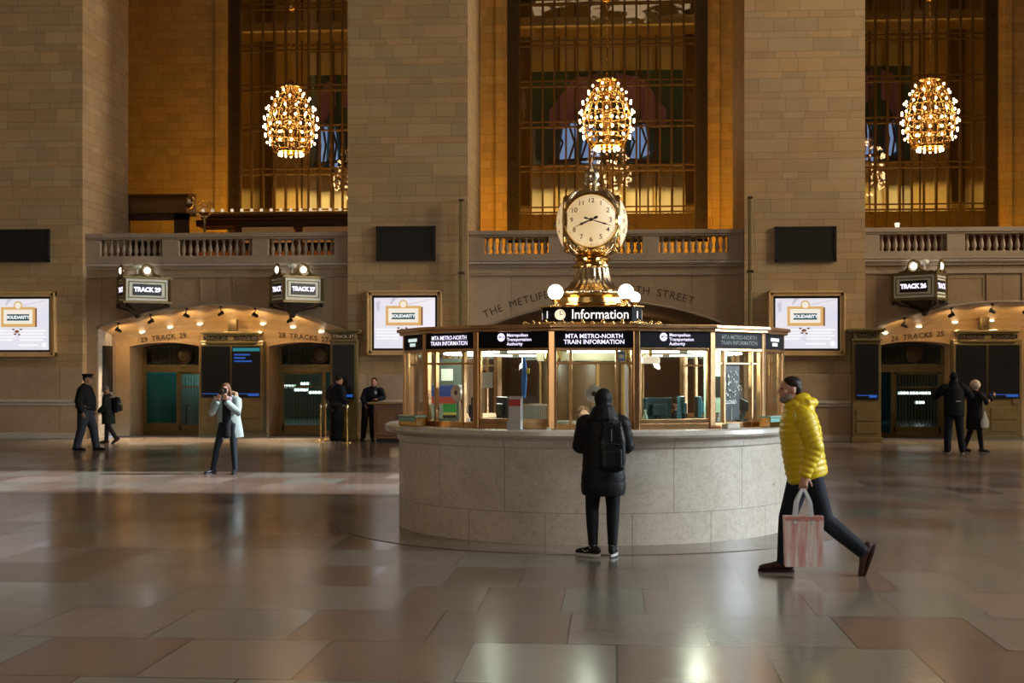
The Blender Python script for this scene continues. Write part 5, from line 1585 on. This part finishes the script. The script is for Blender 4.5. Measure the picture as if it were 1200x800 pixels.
def shoes(r, J, mat, sole=None, L=.27, name='shoe', high=0, w=.043):
    for q in 'LR':
        an = J['an'+q]; t = J['toe'+q].normalized()
        up = V(0, 0, 1)
        if abs(t.z) > .3: up = (up-t*up.dot(t)).normalized()
        lat = t.cross(up).normalized(); base = an-up*.075
        m = MB()
        P = [(-.07, .030, .036, .045), (-.03, .038, .045, .05), (.04, .040, .042, .047), (.10, w, .033, .036), (.16, w, .027, .029), (.195, .034, .020, .022)]
        k = L/.27
        m.loft([(base+t*o*k+up*h, a, b) for o, a, b, h in P], side=tuple(lat), n=16)
        m.loft([(base+up*.04-t*.015, .038, .045), (an+up*(.03+high), .040, .045)], side=tuple(t), n=14)
        sh = later(obj(name, m, mat, r, 180), .008, 2)
        m = MB(); n = 20; bot = []; top = []
        pts = []
        for i in range(n):
            a = 2*PI*i/n; x = math.cos(a); y = math.sin(a)
            pts.append(base+t*(.063*k+.150*k*x)+lat*(w*y*(1.0+.12*x)))
        m.add([tuple(p-up*.012) for p in pts]+[tuple(p+up*.010) for p in pts], [tuple(range(n))[::-1], tuple(range(n, 2*n))]+[(i, (i+1) % n, n+(i+1) % n, n+i) for i in range(n)])
        obj('sole', m, sole or MAT['black'], sh)
def quilt(rings, pitch, amp):
    out = []; acc = 0
    for (p0, a0, b0), (p1, a1, b1) in zip(rings, rings[1:]):
        p0, p1 = Vector(p0), Vector(p1); L = (p1-p0).length; n = max(1, int(L/.007))
        for i in range(n):
            q = i/n; k = abs(math.sin(PI*(acc+L*q)/pitch))**.7
            out.append((p0+(p1-p0)*q, a0+(a1-a0)*q-amp*(1-k), b0+(b1-b0)*q-amp*(1-k)))
        acc += L
    out.append(rings[-1]); return out
def coat(r, J, prof, mat, ar=(.085, .070, .055), name='coat', vox=.012, q=None, cuff=.0, sm=2, wl=1.0, sleeves=True):
    """prof: (z, half width, half depth, dy) from hem to collar"""
    m = MB(); side = (J['shR']-J['shL']).normalized()
    side = tuple(side)
    rings = [(spine(J, z)+V(0, dy, 0), a, b) for z, a, b, dy in prof]
    if q: rings = quilt(rings, *q)
    m.loft(rings, side=side, n=30, e0=.12)
    if sleeves:
        for k in 'LR':
            sh, el, wr = J['sh'+k], J['el'+k], J['wr'+k]
            dd = (sh-V(0, 0, 0)-J['nb']); inn = sh-dd*.25
            w2 = el+(wr-el)*(1-cuff)
            R = [(inn, ar[0]*.9, ar[0]*.9), (sh+(el-sh)*.08, ar[0], ar[0]), (sh+(el-sh)*.55, (ar[0]+ar[1])/2, (ar[0]+ar[1])/2), (el, ar[1], ar[1]), (el+(w2-el)*.5, (ar[1]+ar[2])/2, (ar[1]+ar[2])/2), (w2, ar[2], ar[2])]
            if q: R = quilt(R, *q)
            m.loft(R, side=(0, 1, .25), n=20)
    return later(obj(name, m, mat, r, 180), vox, sm)
def blob(name, r, mat, parts, hm=None, vox=.009, sm=2, label=None):
    m = MB(); m.x = hm
    for p in parts:
        if p[0] == 's': m.sph(p[1], *p[2:5], 16, 12)
        elif p[0] == 'l': m.loft([(Vector(a), b, c) for a, b, c in p[1]], side=p[2] if len(p) > 2 else (1, 0, 0), n=16)
    o = later(obj(name, m, mat, r, 180), vox, sm)
    if label: o['label'] = label
    return o
def gpos(px, py, fy=None):
    zc = 2800/(py-438); Y = zc*(CT+(px-600)/F*ST); p = at(px, py, Y); return (p[0], p[1], 0)

# ---- man in the yellow puffer jacket
J = base_J(pel=(0, .02, .93), nb=(0, .085, 1.44), hc=(0, .15, 1.615), hyaw=.12, hpitch=-.05,
    shL=(-.19, .06, 1.40), elL=(-.25, -.03, 1.12), wrL=(-.27, .06, .88), shR=(.19, .09, 1.40), elR=(.25, .0, 1.12), wrR=(.26, .05, .88),
    hipL=(-.09, .0, .90), knL=(-.10, -.14, .48), anL=(-.10, -.46, .215), toeL=(0, .35, -1), 
    hipR=(.09, .03, .90), knR=(.09, .16, .48), anR=(.09, .19, .09), toeR=(.05, 1, 0), pnL=(1, 0, 0), hdL=(0, .1, -1), curlL=.75)
yl = gpos(946, 672)
YM = person('person', 'person in a yellow quilted jacket walking left, carrying a pink and white bag', yl, PI/2, 1.0, J, SKIN, .007)
trousers(YM, J, cloth('dark_denim', (.012, .014, .022)), .17, .14, .098, .075, .062, 1.0, .011)
shoes(YM, J, cloth('brown_leather', (.055, .022, .016), .45, .1), cloth('brown_sole', (.03, .015, .012), .6, .1), .29, high=.03)
YEL = mottled('yellow_nylon', (.66, .47, .008), .42, 0, .12, 18, .15)
coat(YM, J, [(.83, .195, .175, -.02), (.88, .21, .185, -.01), (1.05, .21, .185, 0), (1.25, .215, .185, 0), (1.38, .20, .16, .0), (1.44, .15, .13, .0), (1.49, .10, .10, .02)], YEL, (.095, .082, .058), 'puffer_jacket', .0075, (.052, .011), .03, 1)
hm = headM(J)
blob('hood', YM, YEL, [('l', [((0, .03, 1.42), .14, .10), ((0, .05, 1.49), .115, .105), ((0, .06, 1.53), .10, .095)]), ('l', [((-.09, .02, 1.50), .04, .045), ((0, -.05, 1.50), .045, .05), ((.09, .02, 1.50), .04, .045)], (0, 0, 1)), ('l', [((-.085, .09, 1.48), .03, .045), ((-.04, .17, 1.47), .03, .045), ((.04, .17, 1.47), .03, .045), ((.085, .09, 1.48), .03, .045)], (0, 0, 1))], None, .009)
blob('hair', YM, HAIRD, [('s', (0, -.020, .042), .080, .090, .075), ('s', (0, -.055, .0), .076, .055, .070)], hm, .006)
blob('beard', YM, cloth('grey_beard', (.26, .21, .18), .7, .6), [('s', (0, .055, -.085), .045, .042, .036), ('s', (.045, .03, -.06), .022, .04, .04), ('s', (-.045, .03, -.06), .022, .04, .04), ('s', (0, .086, -.046), .026, .012, .006)], hm, .006)
# his bag
hx = YM.matrix_world
def loc2w(p, root=yl, rz=PI/2, s=1.0):
    x, y = p[0]*s, p[1]*s
    return (root[0]+x*math.cos(rz)-y*math.sin(rz), root[1]+x*math.sin(rz)+y*math.cos(rz), p[2]*s)
q = loc2w((-.285, .075, .105))
bag = thing('shopping_bag', 'pink and white paper shopping bag hanging from the hand of the man in yellow', 'bag', q, PI/2)
m = MB(); w0, w1, d0, d1, h = .155, .165, .055, .07, .43
vs = [(-d0, -w0, 0), (d0, -w0, 0), (d0, w0, 0), (-d0, w0, 0), (-d1, -w1, h), (d1, -w1, h), (d1, w1, h), (-d1, w1, h)]
m.add(vs, [(0, 3, 2, 1), (0, 1, 5, 4), (1, 2, 6, 5), (2, 3, 7, 6), (3, 0, 4, 7)])
t = NT('pink_white_paper'); t.opos(); x_ = t.n.new('ShaderNodeSeparateXYZ'); t.l.new(t.P, x_.inputs[0])
wv = t.noise(t.comb(t.M('MULTIPLY', x_.outputs[1], 26.), t.M('MULTIPLY', x_.outputs[2], 2.2)), 1.0, 3., .5, .6)
cc = t.ramp(wv, [(.36, (.70, .30, .29)), (.5, (.76, .54, .51)), (.62, (.82, .74, .72))])
t.bsdf(cc, .5, 0, t.bump(t.noise(t.P, 9., 2.), .3, .02))
o = obj('bag_body', m, t.m, bag); o.modifiers.new('solid', 'SOLIDIFY').thickness = .003
m = MB(); m.box(-d1-.003, d1+.003, -w1-.003, -w1+.01, 0, 0)
m = MB()
for sx in (-1, 1):
    x = sx*d1
    m.box(min(x, x+sx*.004), max(x, x+sx*.004), -w1, w1, h-.025, h)
obj('rim_band', m, cloth('bag_rim_pink', (.60, .25, .23)), bag)
HANDLE = cloth('bag_handle_white', (.60, .62, .66))
for sx in (-1, 1):
    m = MB(); pts = []
    for i in range(15):
        a = i/14; yy = -.075+.15*a; zz = h+.235*math.sin(PI*a)**.45 if 0 < a < 1 else h-.06
        pts.append((sx*(d1*(1-.8*math.sin(PI*a))), yy*(1-.55*math.sin(PI*a)), zz))
    for p0, p1 in zip(pts, pts[1:]):
        pass
    vs = []; fs = []
    for p in pts: vs += [(p[0]-.002, p[1]-.014, p[2]), (p[0]+.002, p[1]-.014, p[2]), (p[0]+.002, p[1]+.014, p[2]), (p[0]-.002, p[1]+.014, p[2])]
    for i in range(14):
        for k in range(4): fs.append((4*i+k, 4*i+(k+1) % 4, 4*i+4+(k+1) % 4, 4*i+4+k))
    m.add(vs, fs); obj('bag_handle', m, HANDLE, bag)

# ---- hooded visitor at the counter
J = base_J(pel=(0, 0, .94), nb=(0, .02, 1.44), hc=(0, .05, 1.615), hyaw=0,
    shL=(-.185, .03, 1.40), elL=(-.245, .10, 1.14), wrL=(-.13, .30, 1.12), shR=(.185, .03, 1.40), elR=(.245, .10, 1.14), wrR=(.13, .30, 1.12),
    knL=(-.115, .03, .50), knR=(.10, .03, .50), anL=(-.105, -.02, .10), anR=(.095, -.01, .10), toeL=(-.85, .55, 0), toeR=(.15, 1, 0), hdL=(.5, 1, -.1), hdR=(-.5, 1, -.1), pnL=(0, 0, -1), pnR=(0, 0, -1))
bw = gpos(707, 652); bw = (bw[0], bw[1]-.02, 0)
BWs = .925
BWp = person('person', 'person in a long black hooded coat and leggings standing at the booth', bw, 0, BWs, J, SKIN, .007)
trousers(BWp, J, cloth('black_leggings', (.008, .008, .010), .7), .155, .115, .096, .070, .052, 1.0, .010, .035, 'leggings')
shoes(BWp, J, cloth('black_trainer', (.010, .010, .012), .6, .2), RUB, .28, name='trainer', w=.042)
for q in 'LR':
    an = J['an'+q]; m = MB(); m.loft([(an+V(0, 0, -.01), .041, .043), (an+V(0, 0, .075), .041, .044)], n=14); obj('white_sock', m, cloth('white_cotton', (.6, .6, .58)), BWp, 180)
    t_ = J['toe'+q].normalized(); lt = t_.cross(V(0, 0, 1))
    m = MB()
    for sg in (-1, 1):
        A_ = an+t_*.03-V(0, 0, .03)+lt*.045*sg; m.tube([tuple(A_), tuple(A_+t_*.05+V(0, 0, -.015)), tuple(A_+t_*.08+V(0, 0, .01)-lt*.01*sg)], .004, 4)
    obj('shoe_stripe', m, RUB, BWp)
BCO = cloth('black_puffer', (.007, .007, .009), .55, .4)
coat(BWp, J, [(.645, .225, .16, .02), (.75, .235, .17, .01), (1.0, .215, .16, 0), (1.2, .225, .165, 0), (1.38, .215, .15, .0), (1.45, .16, .13, .0), (1.50, .12, .11, .0)], BCO, (.092, .082, .066), 'puffer_coat', .009, (.13, .006), .02, 2)
hm = headM(J)
blob('hood', BWp, BCO, [('l', [((0, -.02, -.26), .20, .14), ((0, -.04, -.17), .165, .15), ((0, -.03, -.10), .125, .13)])], hm, .009)
blob('knit_hat', BWp, BCO, [('s', (0, -.012, .025), .096, .112, .108), ('s', (0, -.03, -.04), .085, .09, .08)], hm, .008)
m = MB()
for z in (.70, .76): m.box(.232, .240, -.03, -.015, z, z+.012)
obj('hem_studs', m, MAT['silverbrass'], BWp)
def backpack(label, root, rz, s, w, h, d, z0, y, mat, strap, piping=None, x=0):
    q = loc2w((x, y, z0), root, rz, s)
    r = thing('backpack', label, 'backpack', q, rz); r.scale = (s, s, s)
    m = MB(); m.loft([((0, -.0, .03), w*.92, d*.85), ((0, 0, h*.25), w, d), ((0, 0, h*.7), w*.97, d*.95), ((0, .01, h*.97), w*.78, d*.7)], n=28, pw=.55)
    o = obj('main_bag', m, mat, r, 60); later(o, .009, 3)
    m = MB(); m.loft([((0, -d*.85, .05), w*.75, d*.45), ((0, -d*.85, h*.48), w*.75, d*.45)], n=24, pw=.5)
    o = obj('front_pocket', m, mat, r, 60); later(o, .008, 2)
    m = MB()
    m.tube([(-w*.75, -d*.9, h*.60), (0, -d*1.15, h*.62), (w*.75, -d*.9, h*.60)], .006, 5)
    m.tube([(-w*.6, -d*1.33, h*.44), (w*.6, -d*1.33, h*.44)], .005, 5)
    m.tube([(0, -d*1.0, h*.65), (0, -d*.95, h*.95)], .004, 4)
    obj('zip_line', m, piping or MAT['iron'], r)
    m = MB()
    for sx in (-1, 1):
        m.tube([(sx*w*.55, .0, h*.95), (sx*w*.62, d*1.1, h*1.08), (sx*w*.75, d*2.4, h*.95)], .014, 6)
    m.tube([(-.03, 0, h*.98), (-.02, 0, h*1.06), (.02, 0, h*1.06), (.03, 0, h*.98)], .008, 5)
    obj('shoulder_strap', m, strap, r)
    return r
backpack('black backpack worn on the back of the hooded visitor', bw, 0, BWs, .145, .46, .085, .90, -.215, BLACK2, BLACK2, None, .085)

# ---- photographer in the pale parka
J = base_J(pel=(-.02, 0, .96), nb=(.02, .0, 1.44), hc=(.03, .05, 1.60), hpitch=-.08,
    shL=(-.18, 0, 1.40), elL=(-.24, .16, 1.16), wrL=(-.05, .26, 1.36), shR=(.20, 0, 1.40), elR=(.26, .16, 1.16), wrR=(.12, .26, 1.36),
    hdL=(.2, .1, 1), hdR=(-.3, .1, 1), pnL=(0, 1, 0), pnR=(0, 1, 0),
    hipR=(.08, 0, .92), knR=(.20, .02, .50), anR=(.29, -.02, .09), toeR=(.7, 1, 0), hipL=(-.10, 0, .92), knL=(-.12, .02, .50), anL=(-.13, -.03, .09), toeL=(-.1, 1, 0))
pl = gpos(267, 555.5)
PH = person('person', 'person in an open pale parka and dark jeans raising a camera, standing in the sunlight', pl, PI, .93, J, SKIN, .008)
trousers(PH, J, cloth('dark_jeans', (.012, .018, .026)), .155, .11, .085, .062, .05, 1.02, .011)
shoes(PH, J, cloth('black_boot', (.014, .016, .02), .4, .1), None, .26, 'boot', .10)
PARKA = cloth('grey_green_parka', (.24, .30, .29), .7, .3)
m_coat = coat(PH, J, [(.68, .25, .13, -.05), (.80, .245, .135, -.04), (1.05, .22, .13, -.035), (1.25, .215, .13, -.03), (1.38, .205, .115, -.02), (1.45, .13, .09, -.02)], PARKA, (.085, .075, .060), 'parka', .011)
blob('dark_jumper', PH, BLACK, [('l', [((-.0, .075, .72), .09, .07), ((-.0, .075, 1.0), .085, .08), ((0, .075, 1.3), .085, .07), ((.02, .05, 1.43), .07, .06)])], None, .011)
blob('scarf', PH, cloth('mauve_scarf', (.26, .20, .24)), [('l', [((-.08, .07, 1.42), .035, .05), ((0, .11, 1.44), .035, .05), ((.09, .06, 1.42), .035, .05)], (0, 0, 1)), ('l', [((-.07, .13, 1.40), .035, .025), ((-.10, .15, 1.25), .035, .02)])], None, .010)
blob('fur_hood', PH, cloth('tan_fur', (.26, .17, .10), .9, .9), [('l', [((-.16, .0, 1.42), .04, .05), ((-.13, -.08, 1.50), .05, .05), ((.0, -.11, 1.53), .05, .05), ((.15, -.08, 1.50), .05, .05), ((.20, .0, 1.42), .04, .05)], (0, 0, 1))], None, .010)
hm = headM(J)
blob('hair', PH, HAIRB, [('s', (0, -.02, .03), .088, .10, .088), ('l', [((-.075, .0, .02), .025, .04), ((-.095, .0, -.08), .03, .045), ((-.105, .01, -.17), .018, .03)]), ('l', [((.075, .0, .02), .025, .04), ((.095, .0, -.08), .03, .045), ((.11, .01, -.16), .018, .03)])], hm, .008)
for q in 'LR':
    w_ = J['wr'+q]; hd_ = J['hd'+q].normalized(); m = MB(); m.loft([(w_-hd_*.07, .036, .036), (w_+hd_*.0, .034, .034), (w_+hd_*.03, .036, .028)], n=12); obj('glove_cuff', m, cloth('dark_glove', (.03, .02, .035)), PH, 180)
q = loc2w((.03, .215, 1.565), pl, PI, .93)
r = thing('photo_camera', 'black camera held up to the face of the person in the pale parka', 'camera', q, PI)
obj('camera_body', MB().box(-.07, .07, -.03, .03, -.045, .045), MAT['black'], r, bevel=.008)
m = MB(); m.x = Matrix.Rotation(-PI/2, 4, 'X'); m.lathe([(.034, .02), (.036, .10), (.03, .105)], 20); obj('lens', m, MAT['iron'], r, 40)
obj('viewfinder_hump', MB().box(-.025, .025, -.03, .03, .045, .065), MAT['black'], r, bevel=.006)

# ---- officer in the peaked cap, walking right
J = base_J(pel=(0, 0, .97), nb=(0, .0, 1.46), hc=(0, .05, 1.63),
    shL=(-.20, 0, 1.41), elL=(-.27, .0, 1.14), wrL=(-.25, .10, .92), shR=(.20, 0, 1.41), elR=(.27, -.06, 1.13), wrR=(.25, .02, .90),
    hipL=(-.10, 0, .92), knL=(-.10, .15, .50), anL=(-.10, .22, .09), hipR=(.10, 0, .92), knR=(.10, -.05, .50), anR=(.10, -.17, .09), toeL=(0, 1, 0), toeR=(0, 1, 0))
ol = gpos(100, 528.2)
O = person('person', 'heavy set person in a dark cap and black jumper walking right past the left pier', ol, -PI/2, 1.0, J, SKIN2, .010)
trousers(O, J, cloth('slate_trousers', (.030, .036, .050)), .20, .19, .125, .095, .080, 1.03, .014)
shoes(O, J, cloth('black_shoe', (.01, .01, .01), .4, .1), None, .29)
coat(O, J, [(.95, .21, .205, .0), (1.05, .23, .235, .015), (1.2, .235, .225, .01), (1.35, .225, .185, -.01), (1.43, .16, .13, -.01), (1.49, .09, .09, .0)], BLACK, (.10, .085, .065), 'jumper', .013)
hm = headM(J)
blob('hair', O, HAIRD, [('s', (0, -.025, .02), .080, .090, .080)], hm, .009)
m = MB(); m.x = hm; m.lathe([(.092, .045), (.095, .065), (.115, .09), (.125, .105), (.10, .122), (.01, .128)], 28, sy=1.12); obj('cap_crown', m, BLACK, O, 50)
m = MB(); m.x = hm @ Matrix.Translation((0, .10, .048)) @ Matrix.Rotation(-.35, 4, 'X'); m.sph((0, .01, 0), .075, .055, .008, 18, 8); obj('cap_peak', m, MAT['black'], O, 180)
m = MB(); m.tube([(.22*math.cos(a), .215*math.sin(a), 1.0) for a in [2*PI*k/24 for k in range(24)]], .018, 6, True); obj('duty_belt', m, MAT['black'], O, 60)
m = MB(); m.box(.19, .23, .06, .10, 1.0, 1.04); obj('belt_badge', m, MAT['silverbrass'], O)

# ---- small person with a backpack walking left
J = base_J(pel=(0, 0, .95), nb=(0, .02, 1.44), hc=(0, .07, 1.61), hpitch=-.2,
    elL=(-.25, .02, 1.14), wrL=(-.22, .20, .98), elR=(.25, .02, 1.14), wrR=(.22, .20, .98), shL=(-.19, .02, 1.40), shR=(.19, .02, 1.40),
    knL=(-.10, -.06, .50), anL=(-.10, -.28, .16), toeL=(0, .8, -.5), knR=(.10, .08, .50), anR=(.10, .10, .09))
kl = gpos(127, 519.5)
KS = .83
K = person('person', 'short person in a dark coat and pale knit hat walking left behind the capped figure', kl, PI/2, KS, J, SKIN2, .010)
trousers(K, J, cloth('dark_trousers', (.02, .02, .024)), .16, .13, .095, .07, .06, 1.0, .014)
shoes(K, J, cloth('brown_boot', (.06, .025, .018), .5, .1), None, .28, 'boot', .05)
coat(K, J, [(.60, .24, .20, .0), (.8, .23, .195, .0), (1.1, .22, .185, .0), (1.35, .21, .16, .0), (1.44, .14, .12, .0)], cloth('dark_green_coat', (.012, .017, .015)), (.10, .085, .065), 'coat', .013)
hm = headM(J)
blob('knit_hat', K, cloth('grey_knit', (.16, .15, .145), .9, .6), [('s', (0, -.01, .045), .092, .108, .085)], hm, .009)
blob('scarf', K, cloth('ochre_scarf', (.16, .10, .045)), [('l', [((-.08, .02, -.12), .03, .05), ((0, .09, -.12), .03, .05), ((.08, .02, -.12), .03, .05), ((0, -.08, -.11), .03, .05), ((-.08, .02, -.12), .03, .05)], (0, 0, 1))], hm, .010)
backpack('black backpack with pale straps on the short walker in the knit hat', kl, PI/2, KS, .16, .44, .11, .95, -.27, BLACK2, cloth('pale_strap', (.35, .37, .33)), cloth('pale_piping', (.30, .34, .30)))

# ---- two police officers at the desk
J = base_J(pel=(0, 0, .97), nb=(0, .03, 1.46), hc=(.02, .08, 1.62), hyaw=-.3,
    shL=(-.21, 0, 1.41), elL=(-.33, -.04, 1.16), wrL=(-.24, .12, 1.04), shR=(.21, .02, 1.41), elR=(.33, .0, 1.16), wrR=(.25, .16, 1.02), knL=(-.12, .02, .5), knR=(.12, .02, .5), anL=(-.12, -.02, .09), anR=(.12, -.02, .09))
c1 = gpos(394, 517.0)
P1 = person('person', 'broad person in black uniform seen from behind inside the stanchions', c1, -.75, .98, J, SKIN, .010)
trousers(P1, J, BLACK, .21, .17, .125, .11, .10, 1.03, .014)
shoes(P1, J, BLACK2, None, .29, 'boot', .08)
coat(P1, J, [(.93, .24, .19, 0), (1.1, .25, .20, 0), (1.3, .26, .19, 0), (1.42, .19, .14, 0), (1.49, .09, .09, .02)], NAVY, (.11, .09, .07), 'uniform_jacket', .013)
blob('hair', P1, HAIRD, [('s', (0, -.02, .03), .084, .096, .085)], headM(J), .009)
m = MB(); m.tube([(.235*math.cos(a), .19*math.sin(a), 1.0) for a in [2*PI*k/24 for k in range(24)]], .025, 6, True)
for a in (.2, 1.2, 2.6, 3.6, 4.6): m.box(.24*math.cos(a)-.03, .24*math.cos(a)+.03, .19*math.sin(a)-.03, .19*math.sin(a)+.03, .93, 1.05)
obj('duty_belt', m, MAT['black'], P1)
J = base_J(pel=(.12, -.02, .95), nb=(-.02, .10, 1.40), hc=(-.04, .15, 1.57), hpitch=-.15, hyaw=-.1,
    shL=(-.22, .08, 1.36), elL=(-.31, .20, 1.15), wrL=(-.20, .40, 1.12), shR=(.18, .08, 1.36), elR=(.27, .15, 1.12), wrR=(.16, .36, .98),
    hdL=(1, .3, 0), hdR=(-.3, .6, -.6), hipL=(.03, -.02, .92), hipR=(.21, -.02, .92), knL=(.02, .05, .5), knR=(.24, .05, .5), anL=(.02, .0, .09), anR=(.28, .0, .09), pnL=(0, 0, -1), pnR=(-1, 0, 0))
c2 = at(438, 516, 35.55)
P2 = person('person', 'dark haired person in black uniform leaning over the wooden desk', (c2[0], 35.50, 0), PI, .98, J, SKIN, .009)
trousers(P2, J, BLACK, .18, .13, .105, .085, .075, 1.0, .014)
shoes(P2, J, BLACK2, None, .29, 'boot', .08)
coat(P2, J, [(.93, .20, .14, 0), (1.1, .21, .15, 0), (1.27, .22, .15, 0), (1.37, .17, .12, 0), (1.43, .09, .09, .02)], NAVY, (.08, .07, .058), 'uniform_jacket', .013)
blob('hair', P2, HAIRD, [('s', (0, -.025, .035), .084, .092, .085)], headM(J), .009)
m = MB(); m.box(-.13, -.07, .235, .255, 1.25, 1.33); obj('silver_badge', m, RUB, P2, bevel=.01)

# ---- couple on the right
J = base_J(pel=(0, 0, .96), nb=(0, .02, 1.45), hc=(0, .06, 1.62),
    shL=(-.20, .02, 1.42), elL=(-.38, .10, 1.23), wrL=(-.22, .30, 1.34), shR=(.20, .02, 1.42), elR=(.38, .10, 1.25), wrR=(.22, .30, 1.36),
    hdL=(.6, .6, .3), hdR=(-.6, .6, .3), knL=(-.13, .02, .5), anL=(-.14, -.02, .09), knR=(.13, .02, .5), anR=(.17, -.03, .09), pnL=(1, 0, 0), pnR=(-1, 0, 0))
ml = gpos(1118, 531.0)
M1 = person('person', 'tall person in black seen from behind with both elbows raised, right arch', ml, 0, 1.02, J, SKIN2, .010)
trousers(M1, J, NAVY, .17, .13, .105, .085, .075, 1.0, .014)
shoes(M1, J, BLACK2, cloth('pale_sole', (.42, .44, .45)), .29)
coat(M1, J, [(.80, .22, .15, 0), (.95, .22, .155, 0), (1.2, .22, .155, 0), (1.38, .215, .14, 0), (1.45, .14, .11, 0), (1.5, .09, .09, .01)], BLACK, (.10, .085, .065), 'coat', .013)
blob('hood', M1, BLACK, [('s', (0, -.02, .03), .086, .105, .105), ('l', [((0, -.03, -.18), .13, .11), ((0, -.03, -.08), .10, .11)])], headM(J), .010)
m = MB(); m.box(.0, .11, -.165, -.155, 1.12, 1.14); obj('reflective_tab', m, RUB, M1)
J = base_J(pel=(0, 0, .96), nb=(0, .0, 1.45), hc=(0, .03, 1.60), hyaw=.2,
    shL=(-.18, .0, 1.41), elL=(-.25, .1, 1.16), wrL=(-.2, .26, 1.1), shR=(.18, .0, 1.41), elR=(.28, .14, 1.22), wrR=(.24, .34, 1.36),
    knL=(-.09, -.06, .5), anL=(-.10, -.22, .10), knR=(.09, .08, .5), anR=(.09, .14, .09), toeR=(.1, 1, 0), pnR=(-1, 0, 0))
wl = gpos(1142, 530.0)
M2 = person('person', 'person in a dark coat and fluffy pale hat beside the tall figure, right arch', wl, -1.15, .92, J, SKIN, .010)
trousers(M2, J, BLACK, .15, .12, .09, .065, .05, 1.0, .014, name='leggings')
shoes(M2, J, BLACK2, None, .27, 'boot', .10)
coat(M2, J, [(.56, .23, .18, 0), (.75, .225, .175, 0), (1.0, .21, .16, 0), (1.2, .21, .16, 0), (1.38, .20, .14, 0), (1.45, .13, .11, 0)], cloth('charcoal_coat', (.014, .012, .016)), (.09, .08, .06), 'coat', .013)
blob('fluffy_hat', M2, cloth('pale_fur', (.75, .60, .48), .95, 1.0), [('s', (0, -.01, .045), .125, .13, .115), ('s', (.05, -.04, .09), .06, .06, .06), ('s', (-.06, .03, .06), .06, .06, .06)], headM(J), .011, 1)
q = loc2w((.31, .05, .62), wl, -1.15, .92)
r = thing('white_bag', 'white carrier bag hanging at the side of the person in the fluffy hat', 'bag', q, -1.15)
m = MB(); m.loft([((0, 0, .0), .05, .10), ((0, 0, .12), .05, .11), ((0, 0, .25), .03, .06), ((0, -.01, .36), .012, .02)], n=16); later(obj('bag_body', m, cloth('white_plastic', (.42, .40, .38)), r, 180), .009)
m = MB(); m.tube([(0, -.02, .34), (0, -.04, .50), (-.04, -.02, .60)], .01, 6); obj('bag_strap', m, cloth('white_strap', (.3, .28, .27)), r)

# ---- two clerks inside the booth
def clerk(px, rr, z, label, rz, s, hair, mask=None, badge=False, cl=BLACK):
    J = base_J(hpitch=-.25, hc=(0, .06, 1.60), nb=(0, .03, 1.44), elL=(-.24, .08, 1.16), wrL=(-.12, .26, 1.12), elR=(.24, .08, 1.16), wrR=(.12, .26, 1.12), hdL=(.4, 1, 0), hdR=(-.4, 1, 0), pnL=(0, 0, -1), pnR=(0, 0, -1))
    phi = phi_of(px, rr); p = bp_(rr, phi)
    r = person('person', label, (BX+p.x, BY+p.y, z), phi+ROT+PI+rz, s, J, SKIN, .008)
    trousers(r, J, BLACK, .165, .12, .095, .075, .065, 1.0, .014); shoes(r, J, BLACK2, None, .27)
    coat(r, J, [(.92, .19, .13, 0), (1.1, .20, .14, 0), (1.3, .20, .14, 0), (1.41, .15, .12, 0), (1.48, .08, .08, .02)], cl, (.085, .072, .056), 'uniform_jacket', .012)
    blob('hair', r, hair, [('s', (0, -.022, .035), .084, .094, .085)]+([('s', (0, -.05, -.04), .085, .06, .09)] if mask else []), headM(J), .008)
    if mask: blob('face_mask', r, cloth('blue_mask', (.04, .28, .42), .6, .1), [('s', (0, .065, -.055), .055, .05, .045)], headM(J), .006)
    if badge:
        m = MB(); m.box(-.07, .03, .135, .145, 1.19, 1.21); obj('yellow_tab', m, emissive('yellow_tab', (.9, .7, .1), .3), r)
    return r
clerk(812, .98, .02, 'dark haired clerk in black with a yellow tab sitting behind the blue-grey monitor', .1, .86, HAIRD, None, True)
clerk(683, .98, .02, 'brown haired clerk with a light blue face mask behind the middle booth window', .25, .80, HAIRB, True, cl=cloth('taupe_jumper', (.10, .075, .055)))

# ---------------------------------------------------------------- grow the skins: remesh and relax each body or garment once
for o, vox, sm, fac in REMESH:
    a = o.modifiers.new('remesh', 'REMESH'); a.mode = 'VOXEL'; a.voxel_size = vox; a.use_smooth_shade = True
    if sm:
        b = o.modifiers.new('relax', 'SMOOTH'); b.factor = fac; b.iterations = sm
bpy.context.view_layer.update()
dg_ = bpy.context.evaluated_depsgraph_get()
for o, *_ in REMESH:
    me = bpy.data.meshes.new_from_object(o.evaluated_get(dg_))
    mats = [s_.material for s_ in o.material_slots]
    o.modifiers.clear(); o.data = me
    if not me.materials:
        for mm in mats: me.materials.append(mm)
    me.polygons.foreach_set('use_smooth', [True]*len(me.polygons))
